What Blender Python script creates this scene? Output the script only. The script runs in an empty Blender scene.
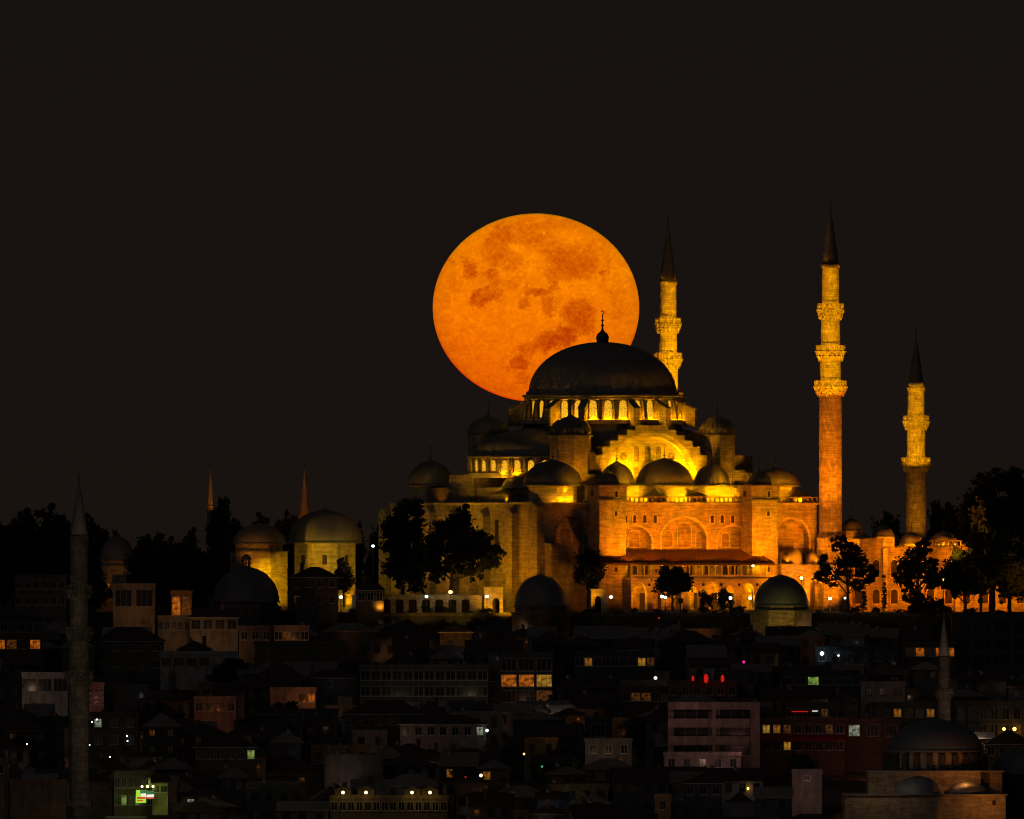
import bpy, bmesh, math, random
from mathutils import Vector, Matrix, noise
R = math.radians
rnd = random.Random(11)
scene = bpy.context.scene
COL = scene.collection
# ------------------------------------------------------------------ camera, world, sun, exposure
S = 0.19; D = 4000.0; ZC = 9.88; PH = 560.0
cam_d = bpy.data.cameras.new('camera'); cam = bpy.data.objects.new('camera', cam_d); COL.objects.link(cam)
cam.location = (0, -D, ZC); cam.rotation_euler = (R(90), 0, 0)
cam_d.sensor_width = 36; cam_d.lens = 36 * D / (1024 * S)
cam_d.shift_y = (PH - 409.5) / 1024
cam_d.clip_start = 10; cam_d.clip_end = 200000
scene.camera = cam
w = bpy.data.worlds.new("World"); scene.world = w; w.use_nodes = True
nt = w.node_tree; bg = nt.nodes['Background']
tc = nt.nodes.new('ShaderNodeTexCoord'); sp = nt.nodes.new('ShaderNodeSeparateXYZ'); cr = nt.nodes.new('ShaderNodeValToRGB')
nt.links.new(tc.outputs['Generated'], sp.inputs[0]); nt.links.new(sp.outputs['Z'], cr.inputs[0]); nt.links.new(cr.outputs[0], bg.inputs[0])
cr.color_ramp.elements[0].position = 0.0; cr.color_ramp.elements[0].color = (0.0094, 0.0062, 0.0050, 1)
cr.color_ramp.elements[1].position = 0.028; cr.color_ramp.elements[1].color = (0.0084, 0.0063, 0.0055, 1)
bg.inputs[1].default_value = 1.0
sd = bpy.data.lights.new('city_glow_sun', 'SUN'); sd.energy = 0.03; sd.angle = R(25); sd.color = (0.80, 0.92, 1.0)
so = bpy.data.objects.new('city_glow_sun', sd); COL.objects.link(so); so.rotation_euler = (R(62), 0, R(-28))
vs = scene.view_settings; vs.view_transform = 'Standard'; vs.look = 'None'; vs.exposure = 0; vs.gamma = 1; vs.use_curve_mapping = False
scene.cycles.filter_width = 1.1; scene.cycles.use_light_tree = True; scene.cycles.max_bounces = 4; scene.cycles.diffuse_bounces = 2
scene.cycles.use_denoising = True; scene.cycles.sample_clamp_indirect = 2.0
scene.cycles.use_adaptive_sampling = True; scene.cycles.adaptive_threshold = 0.02

# ------------------------------------------------------------------ coordinates
TH = R(32); CT, ST = math.cos(TH), math.sin(TH)
XC = (602.5 - 512) * S
def kY(Y): return S * (D + Y) / D
def W(px, py, Y=0.0):
    k = kY(Y); return Vector(((px - 512) * k, Y, ZC + (PH - py) * k))
def YM(u, v): return u * ST - v * CT
def Z(py, u=0.0, v=0.0): return ZC + (PH - py) * kY(YM(u, v))
def U(px, v):
    u = 0.0
    for _ in range(4):
        u = ((px - 512) * kY(YM(u, v)) - XC - v * ST) / CT
    return u
def VV(px, u):
    v = 0.0
    for _ in range(4):
        v = ((px - 512) * kY(YM(u, v)) - XC - u * CT) / ST
    return v
def MW(u, v, z=0.0): return Vector((XC + u * CT + v * ST, YM(u, v), z))
def terrain(Y):
    if Y >= -52: 
        return 0.0 if Y < 140 else max(-30.0, -(Y - 140) * 0.25)
    if Y > -56: return 0.0 + (Y + 52) / 4 * 5.0
    if Y > -376: return -5.0 + (Y + 56) * 0.125
    return max(-45.0, -45.0)
def pyT(Y): return PH + (ZC - terrain(Y)) / kY(Y)
def Yof(py):
    lo, hi = -376.0, -56.0
    for _ in range(30):
        m = (lo + hi) / 2
        if pyT(m) > py: lo = m
        else: hi = m
    return (lo + hi) / 2

# ------------------------------------------------------------------ materials
MATS = {}
def mat_base(name):
    m = bpy.data.materials.new(name); m.use_nodes = True; MATS[name] = m
    nt = m.node_tree; return m, nt, nt.nodes['Principled BSDF']
def N(nt, t, **kw):
    n = nt.nodes.new(t)
    for k, v in kw.items(): setattr(n, k, v)
    return n
def stone(name, c1, c2, course=0.55, rough=0.85, bump=0.4, stain=0.5, sx=1.3, scale=0.9, streak=0.8):
    m, nt, b = mat_base(name); L = nt.links.new
    tc = N(nt, 'ShaderNodeTexCoord')
    sep = N(nt, 'ShaderNodeSeparateXYZ'); L(tc.outputs['Object'], sep.inputs[0])
    add = N(nt, 'ShaderNodeMath', operation='ADD'); L(sep.outputs['X'], add.inputs[0]); L(sep.outputs['Y'], add.inputs[1])
    cmb = N(nt, 'ShaderNodeCombineXYZ'); L(add.outputs[0], cmb.inputs['X']); L(sep.outputs['Z'], cmb.inputs['Y'])
    br = N(nt, 'ShaderNodeTexBrick'); L(cmb.outputs[0], br.inputs['Vector'])
    br.inputs['Scale'].default_value = 1.0; br.inputs['Brick Width'].default_value = sx; br.inputs['Row Height'].default_value = course
    br.inputs['Mortar Size'].default_value = 0.025; br.inputs['Mortar Smooth'].default_value = 0.3; br.inputs['Bias'].default_value = 0.0
    br.inputs['Color1'].default_value = (*c1, 1); br.inputs['Color2'].default_value = (*c2, 1)
    br.inputs['Mortar'].default_value = (*[x * 0.70 for x in c2], 1)
    nz = N(nt, 'ShaderNodeTexNoise'); nz.inputs['Scale'].default_value = scale; nz.inputs['Detail'].default_value = 6; nz.inputs['Roughness'].default_value = 0.65
    mp = N(nt, 'ShaderNodeMapping'); mp.inputs['Scale'].default_value = (1, 1, 0.45); L(tc.outputs['Object'], mp.inputs[0]); L(mp.outputs[0], nz.inputs['Vector'])
    rp = N(nt, 'ShaderNodeValToRGB'); rp.color_ramp.elements[0].position = 0.32; rp.color_ramp.elements[1].position = 0.68
    v = 1 - stain; rp.color_ramp.elements[0].color = (v, v, v, 1); rp.color_ramp.elements[1].color = (1, 1, 1, 1); L(nz.outputs['Fac'], rp.inputs[0])
    mx = N(nt, 'ShaderNodeMix', data_type='RGBA', blend_type='MULTIPLY'); mx.inputs[0].default_value = 1
    L(br.outputs['Color'], mx.inputs[6]); L(rp.outputs[0], mx.inputs[7])
    m3 = N(nt, 'ShaderNodeMapping'); m3.inputs['Scale'].default_value = (.45, .45, 2.6); L(tc.outputs['Object'], m3.inputs[0])
    n3 = N(nt, 'ShaderNodeTexNoise'); n3.inputs['Scale'].default_value = 1.0; n3.inputs['Detail'].default_value = 3; L(m3.outputs[0], n3.inputs['Vector'])
    r3 = N(nt, 'ShaderNodeValToRGB'); r3.color_ramp.elements[0].position = 0.36; r3.color_ramp.elements[1].position = 0.60
    r3.color_ramp.elements[0].color = (.55, .52, .48, 1); r3.color_ramp.elements[1].color = (1, 1, 1, 1); L(n3.outputs['Fac'], r3.inputs[0])
    mx3 = N(nt, 'ShaderNodeMix', data_type='RGBA', blend_type='MULTIPLY'); mx3.inputs[0].default_value = streak
    L(mx.outputs[2], mx3.inputs[6]); L(r3.outputs[0], mx3.inputs[7]); L(mx3.outputs[2], b.inputs['Base Color'])
    b.inputs['Roughness'].default_value = rough
    n2 = N(nt, 'ShaderNodeTexNoise'); n2.inputs['Scale'].default_value = 3.5; n2.inputs['Detail'].default_value = 4; L(tc.outputs['Object'], n2.inputs['Vector'])
    bp = N(nt, 'ShaderNodeBump'); bp.inputs['Strength'].default_value = bump; bp.inputs['Distance'].default_value = 0.15
    L(n2.outputs['Fac'], bp.inputs['Height']); L(bp.outputs[0], b.inputs['Normal'])
    return m
def plain(name, c, rough=0.8, var=0.35, scale=1.5, metal=0.0, bump=0.0, streak=0.4):
    m, nt, b = mat_base(name); L = nt.links.new
    tc = N(nt, 'ShaderNodeTexCoord'); mp = N(nt, 'ShaderNodeMapping'); mp.inputs['Scale'].default_value = (1, 1, streak); L(tc.outputs['Object'], mp.inputs[0])
    nz = N(nt, 'ShaderNodeTexNoise'); nz.inputs['Scale'].default_value = scale; nz.inputs['Detail'].default_value = 5; nz.inputs['Roughness'].default_value = 0.6
    L(mp.outputs[0], nz.inputs['Vector'])
    rp = N(nt, 'ShaderNodeValToRGB'); rp.color_ramp.elements[0].position = 0.3; rp.color_ramp.elements[1].position = 0.7
    rp.color_ramp.elements[0].color = (*[x * (1 - var) for x in c], 1); rp.color_ramp.elements[1].color = (*c, 1)
    L(nz.outputs['Fac'], rp.inputs[0]); L(rp.outputs[0], b.inputs['Base Color'])
    b.inputs['Roughness'].default_value = rough; b.inputs['Metallic'].default_value = metal
    if bump:
        bp = N(nt, 'ShaderNodeBump'); bp.inputs['Strength'].default_value = bump; bp.inputs['Distance'].default_value = 0.2
        L(nz.outputs['Fac'], bp.inputs['Height']); L(bp.outputs[0], b.inputs['Normal'])
    return m
def emis(name, c, strength=1.0, pattern=None, scale=3.0, dark=(0, 0, 0), lo=0.4, hi=0.6):
    m, nt, b = mat_base(name); L = nt.links.new
    b.inputs['Base Color'].default_value = (0.02, 0.02, 0.02, 1)
    b.inputs['Emission Strength'].default_value = strength
    if not pattern: b.inputs['Emission Color'].default_value = (*c, 1)
    else:
        tc = N(nt, 'ShaderNodeTexCoord')
        tx = N(nt, 'ShaderNodeTexVoronoi' if pattern == 'cells' else 'ShaderNodeTexNoise')
        tx.inputs['Scale'].default_value = scale; L(tc.outputs['Object'], tx.inputs['Vector'])
        if pattern == 'cells': tx.feature = 'DISTANCE_TO_EDGE'
        rp = N(nt, 'ShaderNodeValToRGB'); rp.color_ramp.elements[0].position = lo; rp.color_ramp.elements[1].position = hi
        rp.color_ramp.elements[0].color = (*dark, 1); rp.color_ramp.elements[1].color = (*c, 1)
        L(tx.outputs['Distance' if pattern == 'cells' else 'Fac'], rp.inputs[0]); L(rp.outputs[0], b.inputs['Emission Color'])
    return m
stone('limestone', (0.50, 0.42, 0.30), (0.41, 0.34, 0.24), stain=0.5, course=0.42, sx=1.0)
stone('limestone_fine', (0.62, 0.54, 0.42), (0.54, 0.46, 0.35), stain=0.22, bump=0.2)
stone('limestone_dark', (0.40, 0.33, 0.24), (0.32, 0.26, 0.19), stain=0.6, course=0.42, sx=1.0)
stone('minaret_stone', (0.54, 0.46, 0.34), (0.44, 0.37, 0.27), stain=0.62, course=0.45, bump=0.9, scale=1.6)
stone('red_voussoir', (0.30, 0.12, 0.07), (0.48, 0.38, 0.28), stain=0.3, course=0.5, sx=0.6)
stone('brick', (0.24, 0.12, 0.09), (0.18, 0.10, 0.08), course=0.3, sx=0.7, stain=0.4)
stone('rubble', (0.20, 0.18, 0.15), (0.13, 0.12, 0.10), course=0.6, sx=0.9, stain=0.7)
plain('lead', (0.20, 0.19, 0.175), rough=0.55, var=0.35, scale=0.8, metal=0.0, bump=0.15, streak=0.25)
plain('lead_dark', (0.27, 0.255, 0.25), rough=0.6, var=0.4, scale=0.8, bump=0.15, streak=0.25)
plain('lead_blue', (0.15, 0.18, 0.225), rough=0.6, var=0.35, scale=0.6, bump=0.1, streak=0.3)
plain('dark_glass', (0.02, 0.022, 0.026), rough=0.25, var=0.3)
plain('opening', (0.03, 0.022, 0.015), rough=0.9)
plain('tile_roof', (0.09, 0.055, 0.045), rough=0.9, var=0.5, scale=2.5)
plain('awning_tile', (0.12, 0.055, 0.03), rough=0.85, var=0.6, scale=3.0)
plain('gilt', (0.35, 0.24, 0.08), rough=0.35, metal=0.7)
plain('bronze', (0.06, 0.045, 0.03), rough=0.5)
plain('iron', (0.05, 0.05, 0.05), rough=0.5)
plain('bark', (0.06, 0.045, 0.03), rough=0.95, var=0.5)
plain('foliage', (0.045, 0.055, 0.022), rough=0.8, var=0.5, scale=0.7, streak=1)
plain('foliage_dark', (0.022, 0.032, 0.016), rough=0.9, var=0.5, scale=0.7, streak=1)
plain('foliage_tan', (0.16, 0.12, 0.05), rough=0.8, var=0.4, scale=0.7, streak=1)
plain('soil', (0.07, 0.06, 0.045), rough=0.95, var=0.5, scale=0.15, streak=1)
plain('paving', (0.26, 0.23, 0.19), rough=0.9, var=0.3, scale=0.5, streak=1)
plain('marble', (0.5, 0.47, 0.42), rough=0.5, var=0.2)
WALLS = {'grey': (0.14, 0.14, 0.145), 'cream': (0.42, 0.37, 0.28), 'brown': (0.17, 0.12, 0.085), 'pink': (0.40, 0.31, 0.30),
         'white': (0.55, 0.53, 0.50), 'slate blue': (0.08, 0.10, 0.12), 'ochre': (0.34, 0.23, 0.10), 'tan': (0.22, 0.18, 0.13), 'charcoal': (0.06, 0.065, 0.07), 'dark brown': (0.075, 0.055, 0.045)}
for k, c in WALLS.items(): plain('wall_' + k, c, rough=0.9, var=0.65, scale=0.9, streak=0.3)
YEL = (1.0, 0.42, 0.0); ORG = (1.0, 0.225, 0.0)
emis('pane_glow', (1.0, 0.50, 0.02), 1.3, 'cells', 4.5, dark=(0.30, 0.13, 0.005), lo=0.05, hi=0.22)  # panes emit, standing for floodlight on their pale lattice
emis('bulb_white', (0.72, 1.0, 0.98), 4); emis('bulb_yellow', (1.0, 0.72, 0.25), 7); emis('bulb_amber', (1.0, 0.5, 0.08), 5)
emis('lit_orange', (0.95, 0.22, 0.01), 0.6, 'noise', 1.2, dark=(0.06, 0.012, 0.001), lo=0.34, hi=0.70)
emis('lit_yellow', (1.0, 0.50, 0.05), 0.5, 'noise', 1.1, dark=(0.10, 0.03, 0.002), lo=0.30, hi=0.75)
emis('lit_warm', (1.0, 0.36, 0.03), 0.32, 'noise', 1.2, dark=(0.08, 0.02, 0.001), lo=0.30, hi=0.72)
emis('lit_green', (0.42, 0.62, 0.12), 0.5, 'noise', 1.0, dark=(0.05, 0.09, 0.02), lo=0.35, hi=0.6)
emis('lit_white', (0.55, 0.6, 0.42), 0.4, 'noise', 1.5, dark=(0.08, 0.08, 0.06), lo=0.35, hi=0.6)
emis('lit_dim', (0.22, 0.07, 0.01), 0.35, 'noise', 1.5, dark=(0.01, 0.003, 0.0), lo=0.35, hi=0.6)
emis('glow_red', (0.9, 0.015, 0.01), 0.6); emis('glow_pink', (1.0, 0.02, 0.45), 1.0); emis('glow_blue', (0.25, 0.45, 1.0), 1.0)
emis('glow_green', (0.1, 0.6, 0.25), 0.6); emis('sign_lime', (0.42, 0.80, 0.05), 0.9); emis('sign_red', (0.7, 0.05, 0.02), 0.8)
emis('sign_white', (0.9, 0.85, 0.7), 1.0); emis('sign_teal', (0.0, 0.15, 0.06), 0.8)

# ------------------------------------------------------------------ mesh builder
class MB:
    def __init__(s): s.v = []; s.f = []; s.m = []; s.smooth = []
    def add(s, vs_, fs, m=0, sm=False):
        o = len(s.v); s.v += [tuple(p) for p in vs_]
        for f in fs: s.f.append([i + o for i in f]); s.m.append(m); s.smooth.append(sm)
        return s
    def box(s, x0, x1, y0, y1, z0, z1, m=0):
        p = [(x0, y0, z0), (x1, y0, z0), (x1, y1, z0), (x0, y1, z0), (x0, y0, z1), (x1, y0, z1), (x1, y1, z1), (x0, y1, z1)]
        return s.add(p, [(3, 2, 1, 0), (4, 5, 6, 7), (0, 1, 5, 4), (1, 2, 6, 5), (2, 3, 7, 6), (3, 0, 4, 7)], m)
    def ubox(s, u0, u1, v0, v1, z0, z1, m=0): return s.box(u0, u1, -v1, -v0, z0, z1, m)
    def prism(s, poly, z0, z1, m=0):
        n = len(poly); p = [(x, y, z0) for x, y in poly] + [(x, y, z1) for x, y in poly]
        return s.add(p, [list(range(n))[::-1], list(range(n, 2 * n))] + [(i, (i + 1) % n, n + (i + 1) % n, n + i) for i in range(n)], m)
    def slab(s, poly, y0, y1, m=0):      # polygon in x,z pushed along y
        n = len(poly); p = [(x, y0, z) for x, z in poly] + [(x, y1, z) for x, z in poly]
        return s.add(p, [list(range(n)), list(range(n, 2 * n))[::-1]] + [(i, n + i, n + (i + 1) % n, (i + 1) % n) for i in range(n)], m)
    def xslab(s, poly, x0, x1, m=0):     # polygon in y,z pushed along x
        n = len(poly); p = [(x0, y, z) for y, z in poly] + [(x1, y, z) for y, z in poly]
        return s.add(p, [list(range(n)), list(range(n, 2 * n))[::-1]] + [(i, n + i, n + (i + 1) % n, (i + 1) % n) for i in range(n)], m)
    def lathe(s, prof, seg=24, c=(0, 0, 0), m=0, sm=True, rf=None, a0=0.0, cap=True):
        ps = []; 
        for r, z in prof:
            for i in range(seg):
                a = a0 + 2 * math.pi * i / seg; rr = r * (rf(a, z) if rf else 1)
                ps.append((c[0] + rr * math.cos(a), c[1] + rr * math.sin(a), c[2] + z))
        fs = []
        for j in range(len(prof) - 1):
            for i in range(seg):
                a, b = j * seg + i, j * seg + (i + 1) % seg
                fs.append((a, b, b + seg, a + seg))
        if cap: fs.append(list(range(seg))[::-1]); k = (len(prof) - 1) * seg; fs.append(list(range(k, k + seg)))
        return s.add(ps, fs, m, sm)
    def tube(s, a, b, r0, r1, seg=6, m=0):
        a = Vector(a); b = Vector(b); d = (b - a).normalized(); x = d.orthogonal().normalized(); y = d.cross(x)
        ps = [a + (x * math.cos(t) + y * math.sin(t)) * r0 for t in [2 * math.pi * i / seg for i in range(seg)]] + \
             [b + (x * math.cos(t) + y * math.sin(t)) * r1 for t in [2 * math.pi * i / seg for i in range(seg)]]
        return s.add(ps, [(i, (i + 1) % seg, seg + (i + 1) % seg, seg + i) for i in range(seg)] + [list(range(seg))[::-1], list(range(seg, 2 * seg))], m, True)
    def mesh(s, name, mats, fix=True):
        me = bpy.data.meshes.new(name); me.from_pydata(s.v, [], s.f)
        for mm in mats: me.materials.append(MATS[mm])
        me.polygons.foreach_set('material_index', s.m); me.polygons.foreach_set('use_smooth', s.smooth)
        if fix:
            bm = bmesh.new(); bm.from_mesh(me); bmesh.ops.recalc_face_normals(bm, faces=bm.faces); bm.to_mesh(me); bm.free()
        me.update(); return me
    def build(s, name, mats, parent=None, loc=None, fix=True):
        if isinstance(mats, str): mats = [mats]
        return link(name, s.mesh(name, mats, fix), parent, loc)
def link(name, me, parent=None, loc=None):
    o = bpy.data.objects.new(name, me); COL.objects.link(o)
    if parent: o.parent = parent
    if loc is not None: o.location = loc
    return o
def thing(name, label, cat, loc=(0, 0, 0), rz=0.0, group=None):
    o = bpy.data.objects.new(name, None); COL.objects.link(o); o.location = loc; o.rotation_euler = (0, 0, rz)
    o.empty_display_size = 1; o['label'] = label; o['category'] = cat
    if group: o['group'] = group
    return o
def tag(o, label, cat, group=None):
    o['label'] = label; o['category'] = cat
    if group: o['group'] = group
    return o
def struct(o, kind='structure'): o['kind'] = kind; return o
def flood(loc, target=None, col=YEL, P=1000, ang=80, blend=0.6, rad=0.25, par=None):  # makes the mosque floodlights and also the added, unseen lamps
    if target is None:
        l = bpy.data.lights.new('lamp', 'POINT')
    else:
        l = bpy.data.lights.new('floodlight', 'SPOT'); l.spot_size = R(ang); l.spot_blend = blend
    l.energy = P; l.color = col; l.shadow_soft_size = rad
    o = bpy.data.objects.new(l.name, l); COL.objects.link(o); o.location = loc
    if target is not None: o.rotation_euler = (Vector(target) - Vector(loc)).to_track_quat('-Z', 'Y').to_euler()
    return o
def arch_pts(c, hw, z0, zs, zt, n=9):   # pointed arch from right foot to left foot
    pts = [(c + hw, z0)]
    for i in range(n + 1):
        t = i / n; a = t * math.pi / 2
        pts.append((c + hw * math.cos(a) ** 0.92, zs + (zt - zs) * math.sin(a) ** 1.08))
    for i in range(n - 1, -1, -1):
        t = i / n; a = t * math.pi / 2
        pts.append((c - hw * math.cos(a) ** 0.92, zs + (zt - zs) * math.sin(a) ** 1.08))
    pts.append((c - hw, z0)); return pts
def arched_wall(mb, x0, x1, z0, z1, y0, y1, arches, m=0):
    """wall with pointed openings that reach its foot: arches = (centre, half width, spring z, top z)"""
    pts = [(x0, z0), (x0, z1), (x1, z1), (x1, z0)]
    for c, hw, zs, zt in sorted(arches, key=lambda a: -a[0]): pts += arch_pts(c, hw, z0, zs, zt)
    mb.slab(pts, y0, y1, m)
def dome_prof(r, h, tip=0.0, n=12, lip=0.05, hole=0.02):
    p = [(r * (1 + lip), -0.28), (r * (1 + lip), 0.0), (r, 0.03)]
    for i in range(1, n + 1):
        a = i / n * math.pi / 2; rr = max(r * math.cos(a), r * hole); z = h * math.sin(a)
        if tip and rr < 0.30 * r: z += tip * (1 - rr / (0.30 * r)) ** 2
        p.append((rr, z))
    return p
def flute(n, amp): return lambda a, z: 1 + amp * (abs(math.sin(a * n / 2)) - 0.5)
def finial(parent, c, h, crescent=True):
    s = h / 4.0; mb = MB()
    mb.lathe([(0.10 * s, -0.2), (0.12 * s, .3 * s), (.34 * s, .6 * s), (.34 * s, .8 * s), (.1 * s, 1.1 * s), (.09 * s, 1.5 * s), (.24 * s, 1.7 * s), (.09 * s, 1.95 * s),
              (.08 * s, 2.3 * s), (.18 * s, 2.45 * s), (.07 * s, 2.65 * s), (.05 * s, 3.2 * s)], 8)
    if crescent:
        for i in range(10):
            a0, a1 = [R(-60 + 300 * (i + j) / 10 - 60 + 0) for j in (0, 1)]
            f = lambda a: (0.33 * s * math.cos(a), 0, 3.5 * s + .33 * s * math.sin(a))
            mb.tube(f(a0), f(a1), .06 * s + .05 * s * math.sin(math.pi * i / 10), .06 * s + .05 * s * math.sin(math.pi * (i + 1) / 10), 5)
    return mb.build('finial', 'bronze', parent, c)
# ------------------------------------------------------------------ moon
def build_moon():
    Ym = 46000.0; c = W(536, 307.7, Ym); k = kY(Ym); rx, rz = 103.2 * k, 94.2 * k
    n1, n2 = 760, 380
    vs_, fs = [], []
    for j in range(n2 + 1):
        ph = math.pi * j / n2
        for i in range(n1):
            th = 2 * math.pi * i / n1
            vs_.append((rx * math.sin(ph) * math.cos(th), -rx * math.sin(ph) * math.sin(th), rz * math.cos(ph)))
    for j in range(n2):
        for i in range(n1):
            fs.append((j * n1 + i, (j + 1) * n1 + i, (j + 1) * n1 + (i + 1) % n1, j * n1 + (i + 1) % n1))
    me = bpy.data.meshes.new('moon'); me.from_pydata(vs_, [], fs)
    maria = [(192, 272, 30, 36, .75, 0), (262, 300, 30, 16, .35, 0), (292, 310, 24, 28, .5, 0), (240, 382, 48, 32, .85, .2), (205, 405, 16, 22, .5, 0), (300, 372, 30, 22, .55, 0), (262, 345, 50, 14, .35, .3),
             (300, 180, 44, 84, .48, -.5), (400, 130, 110, 42, .42, .1), (350, 240, 60, 34, .4, 0), (470, 170, 60, 40, .3, 0), (609, 236, 92, 58, .62, .1), (540, 225, 60, 50, .35, 0), (550, 298, 62, 26, .5, 0), (640, 280, 50, 30, .45, 0), (700, 170, 20, 40, .25, -.5),
             (516, 340, 22, 14, .7, 0), (462, 366, 44, 15, .75, 0), (430, 350, 28, 12, .5, 0), (408, 410, 20, 18, .65, 0), (350, 330, 40, 20, .3, 0), (504, 420, 26, 38, .72, 0), (617, 446, 62, 46, .8, 0), (632, 500, 44, 34, .65, .4),
             (528, 545, 76, 38, .92, .25), (480, 580, 40, 20, .5, .4), (570, 520, 36, 30, .6, 0), (386, 640, 38, 28, .85, 0), (424, 590, 26, 22, .55, .3), (400, 700, 24, 18, .5, 0), (764, 414, 26, 62, .3, 0), (722, 282, 12, 62, .4, -.2),
             (705, 287, 7, 8, .9, 0), (672, 207, 18, 9, .5, -.5), (136, 330, 20, 30, .2, 0), (560, 100, 80, 20, .2, 0), (118, 235, 8, 26, .3, .7), (222, 105, 20, 5, .6, .5)]
    mr = random.Random(5); CR = [(mr.uniform(80, 820), mr.uniform(90, 740), mr.uniform(2.5, 6), mr.uniform(.3, .9)) for _ in range(170)]
    lights = [(429, 277, 9, 1.3), (440, 240, 34, .5), (382, 194, 15, .7), (382, 194, 34, .4), (481, 133, 8, 1.8), (500, 258, 4, 1.5), (142, 460, 9, .7), (142, 460, 70, .45), (198, 472, 12, .7), (250, 480, 50, .3),
              (597, 160, 30, .45), (640, 172, 26, .5), (668, 205, 22, .5), (700, 240, 26, .35), (789, 290, 36, .5), (770, 240, 40, .3), (690, 330, 40, .3), (600, 345, 44, .4), (560, 350, 30, .4), (520, 445, 7, 1.2), (530, 460, 14, .7),
              (480, 455, 40, .4), (372, 460, 60, .35), (130, 200, 50, .4), (180, 140, 50, .4), (250, 85, 30, .5), (215, 275, 6, .8), (160, 375, 40, .3), (455, 600, 30, .4), (330, 560, 60, .15), *CR]
    cols = []
    nv = noise.noise
    for (x, y, z) in vs_:
        if y > 0: cols.append((0.3, .05, .0, 1)); continue
        zx = 452 + x / rx * 402; zy = 420 - z / rz * 367
        p = Vector((zx / 60, zy / 60, 0)); 
        wx = zx + 14 * nv(p) + 15 * nv(p * 2.7) + 12 * nv(p * 6) + 5 * nv(p * 13); wy = zy + 14 * nv(p + Vector((9, 3, 1))) + 14 * nv(p * 2.7 + Vector((4, 4, 4))) + 12 * nv(p * 6 + Vector((2, 5, 1)))
        dk = 0.0
        for cx, cy, a, b, s, rot in maria:
            dx, dy = wx - cx, wy - cy; ca, sa = math.cos(rot), math.sin(rot)
            dd = ((dx * ca + -dy * sa) / a) ** 2 + ((dx * sa + dy * ca) / b) ** 2
            if dd < 2.2: 
                t = min(1, max(0, (1.85 - dd) / 1.35)); dk = 1 - (1 - dk) * (1 - min(.95, s * 1.0) * t * t * (3 - 2 * t))
        lt = 0.0
        for cx, cy, a, s in lights:
            dd = ((zx - cx) ** 2 + (zy - cy) ** 2) / (a * a)
            if dd < 9: lt += s * math.exp(-dd) * (0.6 + 0.7 * nv(p * 5))
        # rays around the two bright craters
        for cx, cy, s, rr in ((142, 460, .95, 360), (428, 275, .45, 110), (482, 132, .3, 60)):
            d = math.hypot(zx - cx, zy - cy); an = math.atan2(zy - cy, zx - cx)
            q = nv(Vector((math.cos(an) * 11, math.sin(an) * 11, cx + d * .004))) 
            if d < rr: lt += s * .7 * q * (1 - d / rr) * (1.0 if q > 0 else .5) * (.6 + 1.6 * nv(p * 2.2 + Vector((7, 1, 2))))
        f = 0.10 * nv(p * 1.6) + 0.11 * nv(p * 3.6) + .12 * nv(p * 7) + .04 * nv(p * 13)
        b = 0.78 - 0.66 * dk + 0.55 * lt + f * 1.7
        b = min(1.25, max(0.02, b))
        vert = (zy - 53) / 734.0 + .22 * max(0, (452 - zx) / 402) - .08  # reddening by the air towards the bottom, painted into the glow colour
        r = 0.50 + .50 * b; g = 0.045 + 0.175 * b; bl = 0.0004
        g *= 1.12 - 0.52 * max(0, vert) ** 1.7; r *= 1.02 - 0.10 * vert
        rho = math.sqrt(min(1, (x / rx) ** 2 + (z / rz) ** 2))
        r *= 1 - .20 * rho ** 10; g *= 1 - .15 * rho ** 10
        if rho > 0.978:  # coloured rim of refracted light painted into the edge
            e = (rho - 0.978) / .022
            if z < 0: g *= 1 - .65 * e * min(1, -z / rz * 1.6)
            else: r *= 1 - .55 * e * (z / rz); g *= 1 - .1 * e
        cols.append((r, g, bl, 1))
    at = me.color_attributes.new('moon_glow', 'FLOAT_COLOR', 'POINT')
    at.data.foreach_set('color', [q for c_ in cols for q in c_])
    for p_ in me.polygons: p_.use_smooth = True
    m, nt, b = mat_base('moonlight'); a = N(nt, 'ShaderNodeAttribute', attribute_name='moon_glow')
    b.inputs['Base Color'].default_value = (0, 0, 0, 1); b.inputs['Specular IOR Level'].default_value = 0
    nt.links.new(a.outputs['Color'], b.inputs['Emission Color']); b.inputs['Emission Strength'].default_value = 1.0
    me.materials.append(m)
    o = link('moon', me, None, c)
    tag(o, 'huge full orange moon with dark patches rising behind the great dome', 'moon')
build_moon()

# ------------------------------------------------------------------ ground
def build_ground():
    ys = [-6000, -3000, -900, -500, -376, -300, -200, -120, -56, -52, 0, 60, 140, 200, 260, 2000, 20000, 60000]
    ys = ys[::-1][::-1]
    xs = [-30000, -4000, -600, -300, -150, -100, -50, 0, 50, 100, 150, 300, 600, 4000, 30000]
    mb = MB(); vs_ = [(x, y, terrain(y)) for y in ys for x in xs]; n = len(xs)
    mb.add(vs_, [(j * n + i, j * n + i + 1, (j + 1) * n + i + 1, (j + 1) * n + i) for j in range(len(ys) - 1) for i in range(n - 1)])
    struct(mb.build('ground', 'soil', fix=False))
    mb = MB(); mb.box(-34, 96, -46, 62, -0.1, 0.06); struct(mb.build('mosque_terrace', 'paving'))
build_ground()

# ------------------------------------------------------------------ the great mosque (local x = u, local y = -v)
mosque = thing('great_mosque', 'floodlit great domed stone mosque in front of the moon', 'mosque', (XC, 0, 0), TH)
def P(u, v, z): return (u, -v, z)
zroof = Z(505); ztop = Z(421)
HW = 27.0   # half width of the hall
# hall body
hall = MB()
hall.ubox(-30, 31, -HW - 2.8, HW - 1.5, 0, zroof)
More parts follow.
